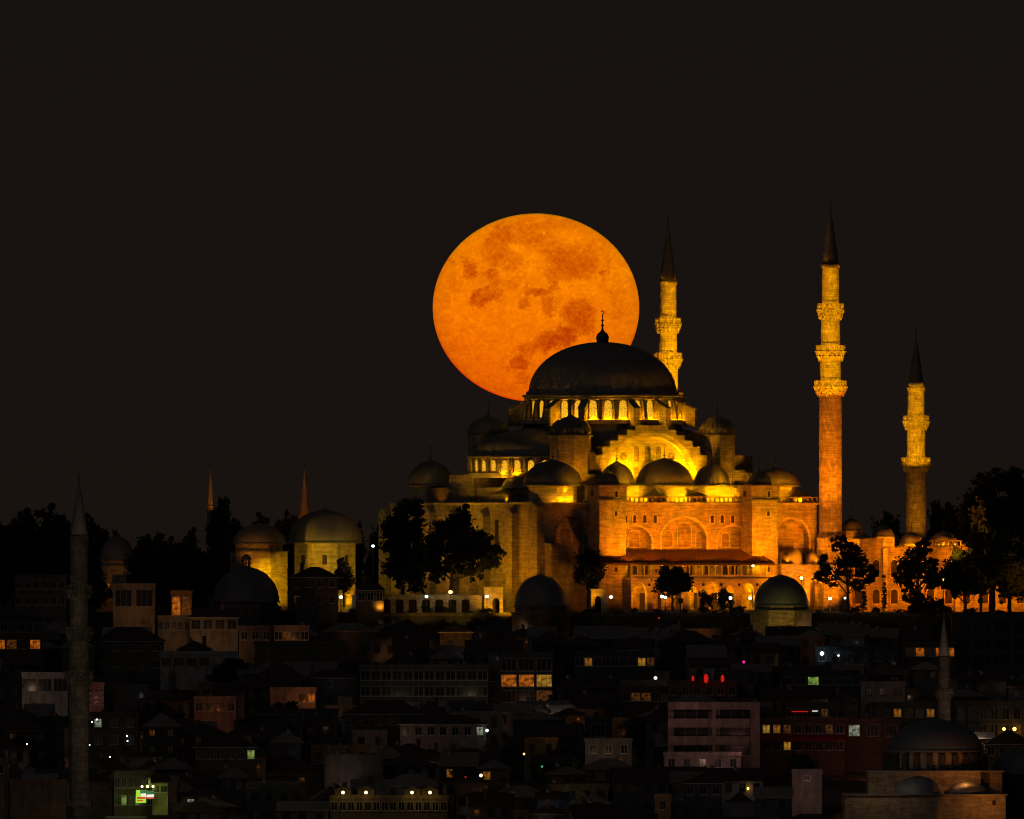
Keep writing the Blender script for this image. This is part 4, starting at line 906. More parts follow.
# domed mosque lower right
Yc = -300.0
kk = kY(Yc); tb = thing('neighbourhood_mosque', 'domed stone mosque in the lower right corner, partly orange-lit', 'mosque', (W(935, 0, Yc).x, Yc, 0))
zz_ = lambda py: W(0, py, Yc).z
mb = MB(); mb.lathe([(47 * kk, zz_(770)), (47 * kk, zz_(751))], 64, (0, 0, 0), 0, False); dr = mb.build('drum', 'rubble', tb)
mb = MB(); mb.lathe([(50 * kk, zz_(752)), (50 * kk, zz_(750))], 64); mb.build('drum_cornice', 'lead_dark', dr)
for j in range(24):
    a = R(15 * j); mb = MB(); mb.slab(arch_pts(0, .62, 0, 2.3, 2.9, 5), -.06, .3); o = mb.build('window', 'limestone_fine', dr, (47 * kk * math.sin(a), -47 * kk * math.cos(a), zz_(768))); o.rotation_euler = (0, 0, a)
    a = R(15 * j + 7.5); mb = MB(); mb.box(-.5, .5, -.9, .2, zz_(770), zz_(754)); o = mb.build('drum_buttress', 'rubble', dr, (49 * kk * math.sin(a) * .97, -49 * kk * math.cos(a) * .97, 0)); o.rotation_euler = (0, 0, a)
mb = MB(); mb.lathe(dome_prof(47 * kk, (750 - 719) * kk, .2, 20, .02), 96, (0, 0, zz_(750)), 0, True, flute(64, .005)); mb.build('dome', 'lead_blue', tb)
mb = MB(); q = 66 * kk; mb.box(-68 * kk, 44 * kk, -12.2, 12, zz_(800), zz_(771.5)); mb.box(44 * kk, 66 * kk, -9, 12, zz_(800), zz_(771.5)); mb.box(-70 * kk, 68 * kk, -12.6, 12.4, zz_(771.5), zz_(770.0), 1); mb.build('upper_wall', ['limestone', 'lead_dark'], tb)
mb = MB(); mb.box(-92 * kk, 68 * kk, -20, 12, -45, zz_(794)); mb.box(-93 * kk, 70 * kk, -20.4, 12, zz_(794), zz_(793), 1); mb.build('lower_wall', ['limestone', 'lead_dark'], tb)
for px, rp, pr, pt in ((917, 25, 794, 776), (966, 20, 794, 781)):
    mb = MB(); yo = -15 if pr < 800 else -24; mb.lathe(dome_prof(rp * kk, (pr - pt) * kk, .1, 12), 48, ((px - 935) * kk, yo, zz_(pr) + .1), 0); mb.build('side_dome', 'lead_blue', tb)
mb = MB(); mb.box(.3, .9, -20.1, -19.8, zz_(804), zz_(799)); mb.build('slit_window', 'opening', tb, ((988 - 935) * kk, 0, 0))
domed('lead_domed_annex', 'grey lead dome at the right edge beside the lower right mosque', 'domed building', 1018, -290, 27, 773, 750, [(28, 840)], wallm='rubble', fin=False)

# ------------------------------------------------------------------ terrace front: retaining wall, precinct arcade, low huts
def wallthing(name, label, cat, px0, px1, py0, py1, Y, depth, m_='rubble', cap_='rubble', openings=(), z0=None):
    k = kY(Y); p = W(px0, 0, Y); t = thing(name, label, cat, (p.x, Y, 0)); L_ = (px1 - px0) * k; zt = W(0, py0, Y).z; zb = W(0, py1, Y).z if z0 is None else z0
    mb = MB()
    if openings: arched_wall(mb, 0, L_, zb, zt, 0, depth, [((a - px0) * k, w_ * k, W(0, s_, Y).z, W(0, tp, Y).z) for a, w_, s_, tp in openings]); mb.box(0, L_, depth, depth + .3, zb, zt, 1)  # dark back sheet: shade inside the openings put into its colour
    else: mb.box(0, L_, 0, depth, zb, zt)
    mb.build('wall', [m_, 'opening'], t); mb = MB(); mb.box(-.15, L_ + .15, -.15, depth + .35, zt, zt + .22); mb.build('coping', cap_, t); return t
wallthing('retaining_wall', 'long dark rubble retaining wall holding up the mosque terrace', 'wall', 190, 1080, 614, 650, -52.5, 1.0, z0=-6)
wallthing('precinct_arcade', 'low pale wall with a row of square openings under the big trees', 'wall', 352, 482, 596, 612, -49, 1.2, 'limestone', 'lead_dark', [(360 + 13.2 * i, 4.0, 601, 599.5) for i in range(9)], z0=0)
wallthing('gate_pavilion', 'small pale gate house with arched door left of the lone lead dome', 'gate house', 484, 503, 588, 612, -49.5, 3, 'limestone', 'lead_dark', [(496, 3.5, 602, 598)], z0=0)
wallthing('gate_pavilion', 'small arched gate house below the round tree, left of the gallery', 'gate house', 591, 606, 590, 612, -49.5, 3, 'limestone', 'lead_dark', [(598, 3.2, 601, 596)], z0=0)
for i in range(46):   # low bushes and headstones along the slope before the terrace wall
    px = 205 + i * 18.2 + rnd.uniform(-6, 6)
    if 505 < px < 580 or 745 < px < 818: continue
    tree('scrubby bush on the dark slope below the terrace wall', 'bush', px, rnd.uniform(614, 622), 640, rnd.uniform(16, 30), -57 - rnd.uniform(0, 3), i, cat='shrub', group='scrubby bushes below the terrace wall', z=-5.3)

for i in range(40):   # bushes and small trees that break the terrace edge
    px = 205 + i * 20.5 + rnd.uniform(-8, 8)
    if 505 < px < 580 or 745 < px < 818: continue
    tree('small dark bush growing along the terrace edge before the floodlit walls', 'bush', px, rnd.uniform(605, 611.5), 616, rnd.uniform(8, 26), -51 - rnd.uniform(-.5, .8), i * 1.1, cat='shrub', group='bushes along the terrace edge', z=-.2)
# ------------------------------------------------------------------ street lamps
def lamp(label, px, py, Y, bulb='bulb_white', col=(.8, 1, .9), P_=0, h=None, r=.31):
    p = W(px, py, Y); zb = terrain(Y) if h is None else p.z - h
    t = thing('street_lamp', label, 'street lamp', (p.x, Y, zb)); hh = p.z - zb
    mb = MB(); mb.lathe([(.12, 0), (.12, .4), (.06, .5), (.05, hh - .35), (.14, hh - .3), (.14, hh - .22)], 8); mb.build('pole', 'iron', t)
    mb = MB(); mb.lathe([(.06, hh - r), (r * .8, hh - r * .6), (r, hh), (r * .8, hh + r * .6), (.06, hh + r)], 12); g = mb.build('lamp_globe', bulb, t)
    mb = MB(); mb.lathe([(r * .9, hh + r * .75), (.05, hh + r * 1.3)], 10); mb.build('lamp_cap', 'iron', t)
    if P_: flood((p.x, Y - .9, p.z), None, col, P_, rad=.1)
lamp('white street lamp in front of the dark house by the large tomb', 341, 597, -50, P_=40)
lamp('white street lamp at the left end of the low arcade', 426.5, 596.5, -51)
lamp('warm yellow street lamp under the widest black tree', 450.5, 592, -50, 'bulb_yellow', (1, .75, .35), 60, r=.34)
lamp('white street lamp at the gate house left of the lead dome', 487, 596.5, -51)
lamp('white street lamp left of the gallery by a thin conifer', 611, 597, -50)
lamp('twin white street lamp under the spreading tree, its left globe', 662, 596.5, -50)
lamp('twin white street lamp under the spreading tree, its right globe', 665.5, 597.5, -50.5, P_=0, r=.26)
lamp('white street lamp before the gallery, second from its right end', 730.5, 598, -50.5)
lamp('white street lamp before the gallery at its right end', 750, 598, -50.5)
lamp('white street lamp at the foot of the tall minaret', 830, 598.5, -50.5, P_=120)
lamp('dim greenish lamp in the shade of the open-crowned tree', 845, 598, -50.5, P_=0, r=.22)
lamp('amber lamp on the courtyard wall right of the leafy tree', 943.5, 579.5, -38, 'bulb_amber', (1, .5, .1), 80)
lamp('white lamp high between the large tomb and the mosque', 373, 546, -20, P_=30, r=.28)
lamp('amber lamp glowing inside the porch arch by the minaret foot', 801.5, 578, YM(24.5, 33.4), 'bulb_yellow', (1, .65, .1), 160)
lamp('small red lamp on the slope under the terrace wall', 659, 618, -58, 'glow_red', (1, 0, 0), 0, r=.2)
lamp('amber lamp beside the door of the gate house', 564, 574, YM(-24, 29.5), 'bulb_amber', (1, .5, .1), 120, r=.3)
# ------------------------------------------------------------------ the town on the slope
def wmesh(w_, h_, pane, mull=1, fm='wall_white'):
    mb = MB(); f = .09
    for x0, x1, z0, z1 in ((-w_/2 - f, -w_/2, -f, h_ + f), (w_/2, w_/2 + f, -f, h_ + f), (-w_/2, w_/2, h_, h_ + f), (-w_/2, w_/2, -f, 0)): mb.box(x0, x1, -.07, .05, z0, z1)
    for i in range(mull): x = -w_/2 + w_ * (i + 1) / (mull + 1); mb.box(x - .035, x + .035, -.05, .0, 0, h_)
    mb.box(-w_/2 - .2, w_/2 + .2, -.16, .05, -f - .1, -f - .003)
    mb.add([(-w_/2, -.015, 0), (w_/2, -.015, 0), (w_/2, -.015, h_), (-w_/2, -.015, h_)], [(0, 1, 2, 3)], 1)
    return mb.mesh('window', [fm, pane])
WC = {}
def wget(w_, h_, pane, mull, fm):
    key = (round(w_, 1), round(h_, 1), pane, mull, fm)
    if key not in WC: WC[key] = wmesh(key[0], key[1], pane, mull, fm)
    return WC[key]
FOOT = []     # footprints (x0, x1, y0, y1)
PROT = []     # what a nearer filler must not hide (px0, px1, py0, py1, Y)
def house(label, px0, px1, pye, Y, wall='grey', roof='hip', rh=2.2, depth=9.0, rows=2, cols=4, ww=1.1, wh=1.4, lit=None, floor=3.0, pane='dark_glass', frame='wall_white', feats=(), group=None, rz=0.0, bands=False, protect=None, wskip=(), name='house', cat='house', roofm='tile_roof', zbase=None):
    k = kY(Y); x0, x1 = W(px0, 0, Y).x, W(px1, 0, Y).x; L_ = x1 - x0; ze = W(0, pye, Y).z; zb = (terrain(Y) - 1.0) if zbase is None else zbase
    t = thing(name, label, cat, ((x0 + x1) / 2, Y, zb), rz, group); H_ = ze - zb; h2 = L_ / 2; wm_ = 'wall_' + wall if wall in WALLS else wall
    mb = MB(); mb.box(-h2, h2, 0, depth, 0, H_); body = mb.build('wall', wm_, t)
    e = .45
    if roof == 'hip':
        rl = max(.3, h2 - depth * .45); mb = MB()
        mb.add([(-h2 - e, -e, H_), (h2 + e, -e, H_), (h2 + e, depth + e, H_), (-h2 - e, depth + e, H_), (-rl, depth / 2, H_ + rh), (rl, depth / 2, H_ + rh)], [(0, 1, 5, 4), (1, 2, 5), (2, 3, 4, 5), (3, 0, 4), (3, 2, 1, 0)])
        rf = mb.build('roof', roofm, t); mb = MB(); mb.box(-h2 - e, h2 + e, -e - .06, -e + .06, H_ - .2, H_ - .01); mb.build('fascia', frame, rf)
    elif roof == 'gable':
        mb = MB(); mb.xslab([(-e, H_ - .1), (depth / 2, H_ + rh), (depth + e, H_ - .1), (depth + e, H_ + .1), (depth / 2, H_ + rh + .2), (-e, H_ + .1)], -h2 - e * .6, h2 + e * .6)
        mb.xslab([(0, H_), (depth / 2, H_ + rh), (depth, H_)], -h2, h2); rf = mb.build('roof', roofm, t)
    else:
        mb = MB(); mb.box(-h2 - .12, h2 + .12, -.12, .2, H_, H_ + .7); mb.box(-h2 - .12, h2 + .12, depth - .2, depth + .1, H_, H_ + .7); mb.box(-h2 - .12, -h2 + .2, .2, depth - .2, H_, H_ + .7); mb.box(h2 - .2, h2 + .12, .2, depth - .2, H_, H_ + .7)
        mb.box(-h2 + .2, h2 - .2, .2, depth - .2, H_, H_ + .08); rf = mb.build('parapet', wm_, t)
    lit = lit or {}
    for r_ in range(rows):
        for c_ in range(cols):
            if (r_, c_) in wskip: continue
            pn = lit.get((r_, c_), pane); z = H_ - .55 - wh - r_ * floor
            if z < .3: continue
            x = -h2 + L_ * (c_ + .5) / cols
            o = link('window', wget(min(ww, L_ / cols - .35), wh, pn, 1 if ww < 1.8 else 2, frame), body, (x, 0, z))
        if bands:
            mb = MB(); z = H_ - .55 - wh - r_ * floor; mb.box(-h2 - .1, h2 + .1, -1.1, -.003, z - 1.15, z - .35); mb.box(-h2 - .1, h2 + .1, -1.1, -.003, z - 1.35, z - 1.2); mb.build('balcony', wm_, t)
    g = random.Random(int(px0 * 7 + pye))
    for f in feats:
        xx = g.uniform(-h2 * .75, h2 * .75); zr = H_ + (rh * .5 if roof != 'flat' else 0); yy = depth * (.3 if roof != 'flat' else .45)
        if f == 'chimney': mb = MB(); mb.box(xx - .35, xx + .35, yy - .3, yy + .3, zr - .6, zr + 1.6); mb.box(xx - .45, xx + .45, yy - .4, yy + .4, zr + 1.6, zr + 1.75); mb.build('chimney', 'brick', rf)
        if f == 'dish':
            mb = MB(); mb.lathe([(.05, 0), (.3, .05), (.5, .18), (.52, .2)], 14); o = mb.build('satellite_dish', 'wall_white', rf, (xx, yy, zr + .9)); o.rotation_euler = (R(60), 0, R(30)); mb = MB(); mb.lathe([(.04, -1.6), (.04, 0)], 6); mb.build('mast', 'iron', rf, (xx, yy, zr + .9))
        if f == 'tank': mb = MB(); mb.lathe([(.1, 0), (.6, .02), (.6, 1.2), (.45, 1.4), (.1, 1.45)], 16); mb.build('water_tank', 'wall_slate blue', rf, (xx, yy, zr + .08))
        if f == 'aerial':
            mb = MB(); mb.lathe([(.035, -1), (.03, 2.6)], 5)
            for q in range(4): mb.box(-.5 + q * .07, .5 - q * .07, -.02, .02, 1.8 + q * .22, 1.84 + q * .22)
            mb.build('aerial', 'iron', rf, (xx, yy, zr))
        if f == 'hut': mb = MB(); mb.box(xx - 1.3, xx + 1.3, yy - 1, yy + 1.4, zr, zr + 2.1); mb.box(xx - 1.5, xx + 1.5, yy - 1.2, yy + 1.6, zr + 2.1, zr + 2.25); mb.build('roof_hut', wm_, rf)
    FOOT.append((x0 - .3, x1 + .3, Y - .6, Y + depth + .6))
    if protect: PROT.append((px0, px1, pye - (rh / k if roof != 'flat' else 2), protect, Y))
    return t
def Yv(pyv): return Yof(pyv + 42)      # a house whose visible wall ends at pyv stands this much lower on the slope
H = house
LO, LY, LG, LW, LD = 'lit_orange', 'lit_yellow', 'lit_green', 'lit_white', 'lit_dim'
# upper left, just under the left skyline
H('pale cream flat house with one big dark window, under the left dome', 113, 155, 587, -70, 'cream', 'flat', rows=1, cols=2, ww=3.0, wh=3.0, protect=627, feats=('hut',))
H('flat grey house with small white parapet at far left, by the black trees', 15, 66, 578, -66, 'grey', 'flat', rows=2, cols=6, protect=594)
H('cream terrace house with dark glazed front, wider neighbour of the hip-roofed one', 158, 190, 619, -82, 'cream', 'flat', rows=1, cols=5, ww=1.0, wh=1.5, protect=636)
H('cream hip-roofed house with two dark window groups, upper left', 190, 238, 617, -84, 'cream', 'hip', 1.8, rows=1, cols=4, ww=1.7, wh=1.7, protect=641, feats=('chimney',), roofm='tile_roof')
H('grey flat house right of the cream hip-roofed house, three small windows', 239, 272, 629, -90, 'tan', 'flat', rows=1, cols=3, protect=650)
H('pale low house with open terrace and lamplit windows under the bath dome', 274, 309, 629, -92, 'pink', 'flat', rows=1, cols=4, ww=1.3, protect=645, lit={(0, 1): LD})
H('dark hip-roofed stone house with six windows before the large tomb', 291, 338, 577, -56, 'brown', 'hip', 1.9, 8, rows=2, cols=4, ww=.9, wh=1.3, protect=600, feats=('chimney',), lit={(1, 0): LD})
H('small dark hip-roofed kiosk at the left end of the arcade', 357, 384, 590, -55.5, 'brown', 'hip', 1.9, 5, rows=1, cols=3, protect=604, feats=('chimney',))
H('narrow house with tall orange-lit window strips, upper left slope', 171, 192, 594, -76, 'ochre', 'flat', rows=1, cols=2, ww=1.4, wh=3.4, lit={(0, 0): LO, (0, 1): LD}, protect=616)
H('white cubic roof room beside the bath dome, two blank storeys', 296, 316, 601, -66, 'grey', 'flat', rows=0, protect=622)
H('long grey flat block with corrugated fascia at far left edge', -8, 41, 620, -96, 'slate blue', 'flat', rows=1, cols=6, ww=1.2, wh=1.6, protect=633)
H('dark house at far left edge with three orange-lit windows', -6, 41, 637, -118, 'brown', 'flat', rows=1, cols=4, ww=1.9, wh=1.6, lit={(0, 0): LO, (0, 1): LD, (0, 3): LO}, protect=654)
H('large hip-roofed house with four windows right of the near minaret', 95, 163, 641, -104, 'tan', 'hip', 2.6, rows=2, cols=5, ww=1.5, wh=1.3, protect=674, roofm='tile_roof')
H('whitish long house with terrace rail under the cream houses', 160, 236, 655, -128, 'white', 'flat', rows=1, cols=6, ww=1.8, protect=678, wskip=((0, 4),))
H('white-framed dark house left of the near minaret', 22, 68, 676, -170, 'white', 'flat', rows=1, cols=3, ww=3.3, wh=2.2, protect=702)
H('narrow pinkish wall pierced by a grid of dark holes near the minaret', 88, 104, 686, -190, 'pink', 'flat', rows=3, cols=3, ww=.55, wh=.6, floor=1.1, protect=707)
H('plain brownish house with three blue-white lit panes, left part', 90, 138, 716, -246, 'brown', 'flat', rows=2, cols=3, ww=1.2, lit={(0, 0): LW}, protect=757)
H('wide grey blank rendered wall at lower left, low and plain', 10, 66, 784, -352, 'brown', 'flat', rows=0, protect=810)
H('tan tower-like house end at the lower left corner', -8, 8, 762, -350, 'tan', 'flat', rows=1, cols=1, protect=815)
H('green-lit house with glazed upper floor behind the bright shop signs', 114, 154, 775, -338, 'tan', 'flat', rows=2, cols=6, ww=.8, wh=1.6, lit={(1, 1): LG, (1, 3): LG, (0, 5): LG}, protect=803)
H('low lime-lit shop with slanting awning right of the coloured signs', 152, 168, 783, -344, 'cream', 'gable', 1.2, rows=1, cols=2, ww=1.0, wh=1.0, protect=803)
H('orange-lit low house with three windows, under a dark roof, left of centre', 194, 236, 700, -196, 'pink', 'flat', rows=1, cols=4, ww=1.2, protect=720)
H('house with a row of pale windows, last one lit yellow-green', 195, 256, 747, -290, 'brown', 'hip', 2.2, rows=1, cols=6, ww=1.2, wh=1.5, lit={(0, 5): LG}, protect=761)
# centre left
H('broad blank grey-brown block under the bath dome', 255, 347, 645, -112, 'tan', 'flat', rows=0, protect=662)
H('pinkish low wall house with one orange lamp-lit end window', 270, 316, 691, -192, 'pink', 'flat', rows=1, cols=5, wskip=((0, 0), (0, 1), (0, 2)), lit={(0, 4): LO}, protect=705)
H('long dark office block with white window bands, centre left', 360, 488, 668, -158, 'grey', 'flat', depth=11, rows=3, cols=12, ww=1.6, wh=1.6, protect=700, floor=2.9)
H('glass-fronted restaurant house with warm orange diners’ windows', 500, 553, 656, -150, 'wall_slate blue', 'flat', rows=3, cols=3, ww=2.7, wh=2.1, floor=2.9, lit={(1, 0): LO, (1, 1): LO, (1, 2): LY, (2, 2): LD}, protect=698, name='restaurant', cat='restaurant')
H('narrow glazed stair wing left of the orange-lit restaurant', 488, 500, 666, -150, 'grey', 'flat', rows=2, cols=1, ww=1.3, wh=2.2, protect=690)
H('house with a long pale eave and aerial, below the office block', 345, 425, 714, -216, 'tan', 'hip', 2.4, rows=1, cols=6, protect=726, feats=('aerial',), roofm='tile_roof')
H('dim pinkish house with a reddish panel and white window glint', 400, 486, 724, -242, 'pink', 'hip', 1.6, rows=1, cols=7, ww=1.1, lit={(0, 6): LW}, protect=742)
H('blank grey gable wall above the lamplit terrace restaurant', 325, 383, 758, -300, 'grey', 'flat', rows=0, protect=779)
tr = H('terrace restaurant with yellow lamps and a long balcony rail', 330, 448, 799, -346, 'tan', 'flat', rows=1, cols=14, ww=1.0, wh=1.4, protect=819, name='restaurant', cat='restaurant')
# centre right
blk = H('pale pink apartment block with three long balconies, right of centre', 668, 760, 706, -262, 'pink', 'flat', depth=10, rows=3, cols=2, ww=6.2, wh=1.7, floor=3.25, protect=752, name='apartment_block', cat='apartment block', wskip=())
H('low pink balcony wing at the foot of the pale apartment block', 664, 741, 756, -274, 'pink', 'flat', rows=1, cols=5, protect=766)
H('dark house with red lantern glow on its terrace, right of centre', 668, 738, 684, -188, 'brown', 'flat', rows=1, cols=6, protect=692)
H('pair of blank grey roof rooms right of the red lanterns', 727, 748, 675, -180, 'grey', 'flat', rows=0, protect=689, depth=4)
H('dark café roof with strings of small warm lights, centre', 575, 655, 655, -146, 'slate blue', 'flat', rows=1, cols=9, lit={(0, 1): 'lit_warm', (0, 7): LY, (0, 8): LD}, ww=1.3, wh=1.4, protect=672)
H('dark house with dull yellow windows under the café', 620, 662, 690, -186, 'brown', 'flat', rows=1, cols=4, lit={(0, 1): LD, (0, 2): LD}, protect=702, ww=1.8)
H('boxy dark house with one blue and amber lit window', 585, 612, 721, -232, 'slate blue', 'flat', rows=1, cols=1, ww=2.4, wh=2.2, protect=740)
H('grey rendered house with open top under the blue-lit window', 585, 632, 742, -262, 'grey', 'flat', rows=1, cols=3, protect=758)
H('ochre narrow house end at the bottom centre', 655, 671, 798, -345, 'ochre', 'flat', rows=1, cols=1, ww=.9, protect=819)
H('grey house with two shuttered windows at the bottom, under the apartment block', 684, 722, 783, -335, 'grey', 'hip', 1.5, rows=1, cols=3, protect=800)
H('grey plain house with small square opening, left of the stone mosque', 792, 822, 773, -300, 'grey', 'flat', rows=1, cols=1, ww=.9, wh=.7, protect=790)
H('red-banded restaurant with yellow-lit windows under a white eave', 761, 845, 722, -244, 'brick', 'flat', rows=2, cols=8, ww=1.2, wh=1.4, lit={(0, 0): LY, (0, 1): 'lit_warm', (0, 2): LD, (0, 6): LD, (1, 2): LY}, protect=755, name='restaurant', cat='restaurant')
H('brick house with one bright green-white lit window', 845, 900, 722, -240, 'brick', 'flat', rows=1, cols=3, ww=1.9, wh=1.9, lit={(0, 0): LW}, protect=765)
H('dark terrace café with red and white lamps above the red-banded restaurant', 786, 846, 706, -222, 'brown', 'flat', rows=1, cols=7, lit={(0, 4): LD}, protect=718)
H('dark house with a yellow-green lit window strip, right of centre', 780, 860, 674, -170, 'slate blue', 'flat', rows=1, cols=6, lit={(0, 2): LG}, ww=1.9, protect=688)
H('dark house with white lamp glow on the left of its roof', 815, 900, 650, -120, 'slate blue', 'flat', rows=1, cols=6, protect=662)
H('dark house with three orange-lit panes behind the small minaret', 905, 955, 645, -116, 'brown', 'flat', rows=1, cols=5, ww=1.6, wh=1.5, lit={(0, 1): LO, (0, 3): LO, (0, 4): LO}, protect=660)
H('unfinished grey concrete frame building at the right edge', 952, 1032, 619, -90, 'grey', 'flat', rows=3, cols=4, ww=3.0, wh=2.1, floor=3.0, protect=672, name='apartment_block', cat='apartment block', frame='wall_grey')
H('long tan block with tall window row behind the lower right dome', 955, 1034, 705, -212, 'tan', 'flat', rows=2, cols=7, ww=1.2, wh=2.0, lit={(1, 5): LD}, protect=738, name='apartment_block', cat='apartment block')
H('low tan house with amber window points, left of the small minaret', 870, 936, 706, -214, 'tan', 'flat', rows=1, cols=6, ww=1.3, lit={(0, 2): 'lit_warm', (0, 5): 'lit_warm'}, protect=718)
H('dark hip-roofed house in front of the glowing white canopy', 985, 1034, 744, -262, 'tan', 'hip', 2.4, rows=1, cols=4, protect=758)
H('low rough stone shed lit orange on the slope below the arcade', 440, 472, 632, -72, 'rubble', 'hip', 1.4, 5, rows=0, protect=641, name='shed', cat='shed', roofm='rubble')

# balconies of the pale block and its end pier
k = kY(-262)
for i, py in enumerate((718.5, 736.0)):
    mb = MB(); mb.box(-46 * k, 46 * k * .78, -1.6, -.005, W(0, py + 9, -262).z - blk.location.z, W(0, py, -262).z - blk.location.z); mb.build('balcony', 'wall_pink', blk)
mb = MB(); mb.box(36.5 * k, 46 * k, -1.6, -.005, 0, W(0, 706, -262).z - blk.location.z + .7); mb.box(-46 * k, 36.5 * k, -1.6, -.005, W(0, 709.5, -262).z - blk.location.z, W(0, 706, -262).z - blk.location.z + .7)
mb.box(-.3, .3, -1.55, -.005, 0, W(0, 709.5, -262).z - blk.location.z); mb.build('end_pier', 'wall_pink', blk)

# ---- filler houses
rnd = random.Random(29)
LM = [('the pink apartment block', 714, 728), ('the orange-lit restaurant', 525, 676), ('the lower right mosque', 930, 770), ('the near grey minaret', 79, 680), ('the coloured shop signs', 148, 790),
      ('the lamplit terrace restaurant', 390, 797), ('the small minaret', 944, 665), ('the red lanterns', 706, 678), ('the bath dome', 246, 592), ('the long office block', 424, 685), ('the lone lead dome', 540, 595),
      ('the olive-walled dome', 781, 600), ('the red-banded restaurant', 803, 738), ('the blue-lit window', 598, 730), ('the cream hip-roofed house', 214, 630), ('the concrete frame building', 990, 645),
      ('the low pink house with orange lamp', 293, 698), ('the blank grey gable', 354, 768)]
used = set()
def relpos(px, py):
    best = sorted(LM, key=lambda l: math.hypot(l[1] - px, (l[2] - py) * 1.3))
    out = []
    for nme, lx, ly in best[:5]:
        dx, dy = px - lx, py - ly; d = math.hypot(dx, dy); s = 'just ' if d < 45 else 'well ' if d > 110 else ''
        if abs(dx) > 1.6 * abs(dy): r_ = ('right of' if dx > 0 else 'left of')
        elif abs(dy) > 1.6 * abs(dx): r_ = ('below' if dy > 0 else 'above')
        else: r_ = ('below' if dy > 0 else 'above') + (' and right of' if dx > 0 else ' and left of')
        out.append(f'{s}{r_} {nme}')
    return out
FW = {'hip': 'hip-roofed', 'gable': 'ridge-roofed', 'flat': 'flat-roofed'}
FN = {'chimney': 'a brick chimney', 'dish': 'a satellite dish', 'tank': 'a water tank', 'aerial': 'a roof aerial', 'hut': 'a roof hut'}
sky = [999.0] * 1100
cands = []
Yr = -372.0
while Yr < -60:
    x = -118.0 + rnd.uniform(0, 8)
    while x < 118:
        wd = rnd.uniform(4.6, 10.5); cands.append((Yr + rnd.uniform(-3, 3), x, wd)); x += wd + rnd.choice((.3, .3, .8, 2.0))
    Yr += 10.2
nfill = 0
PROT += [(846, 1030, 716, 830, -300), (932, 957, 612, 720, -330), (205, 285, 560, 606, -60), (512, 570, 575, 626, -60), (750, 815, 570, 624, -60), (160, 182, 655, 700, -200)]
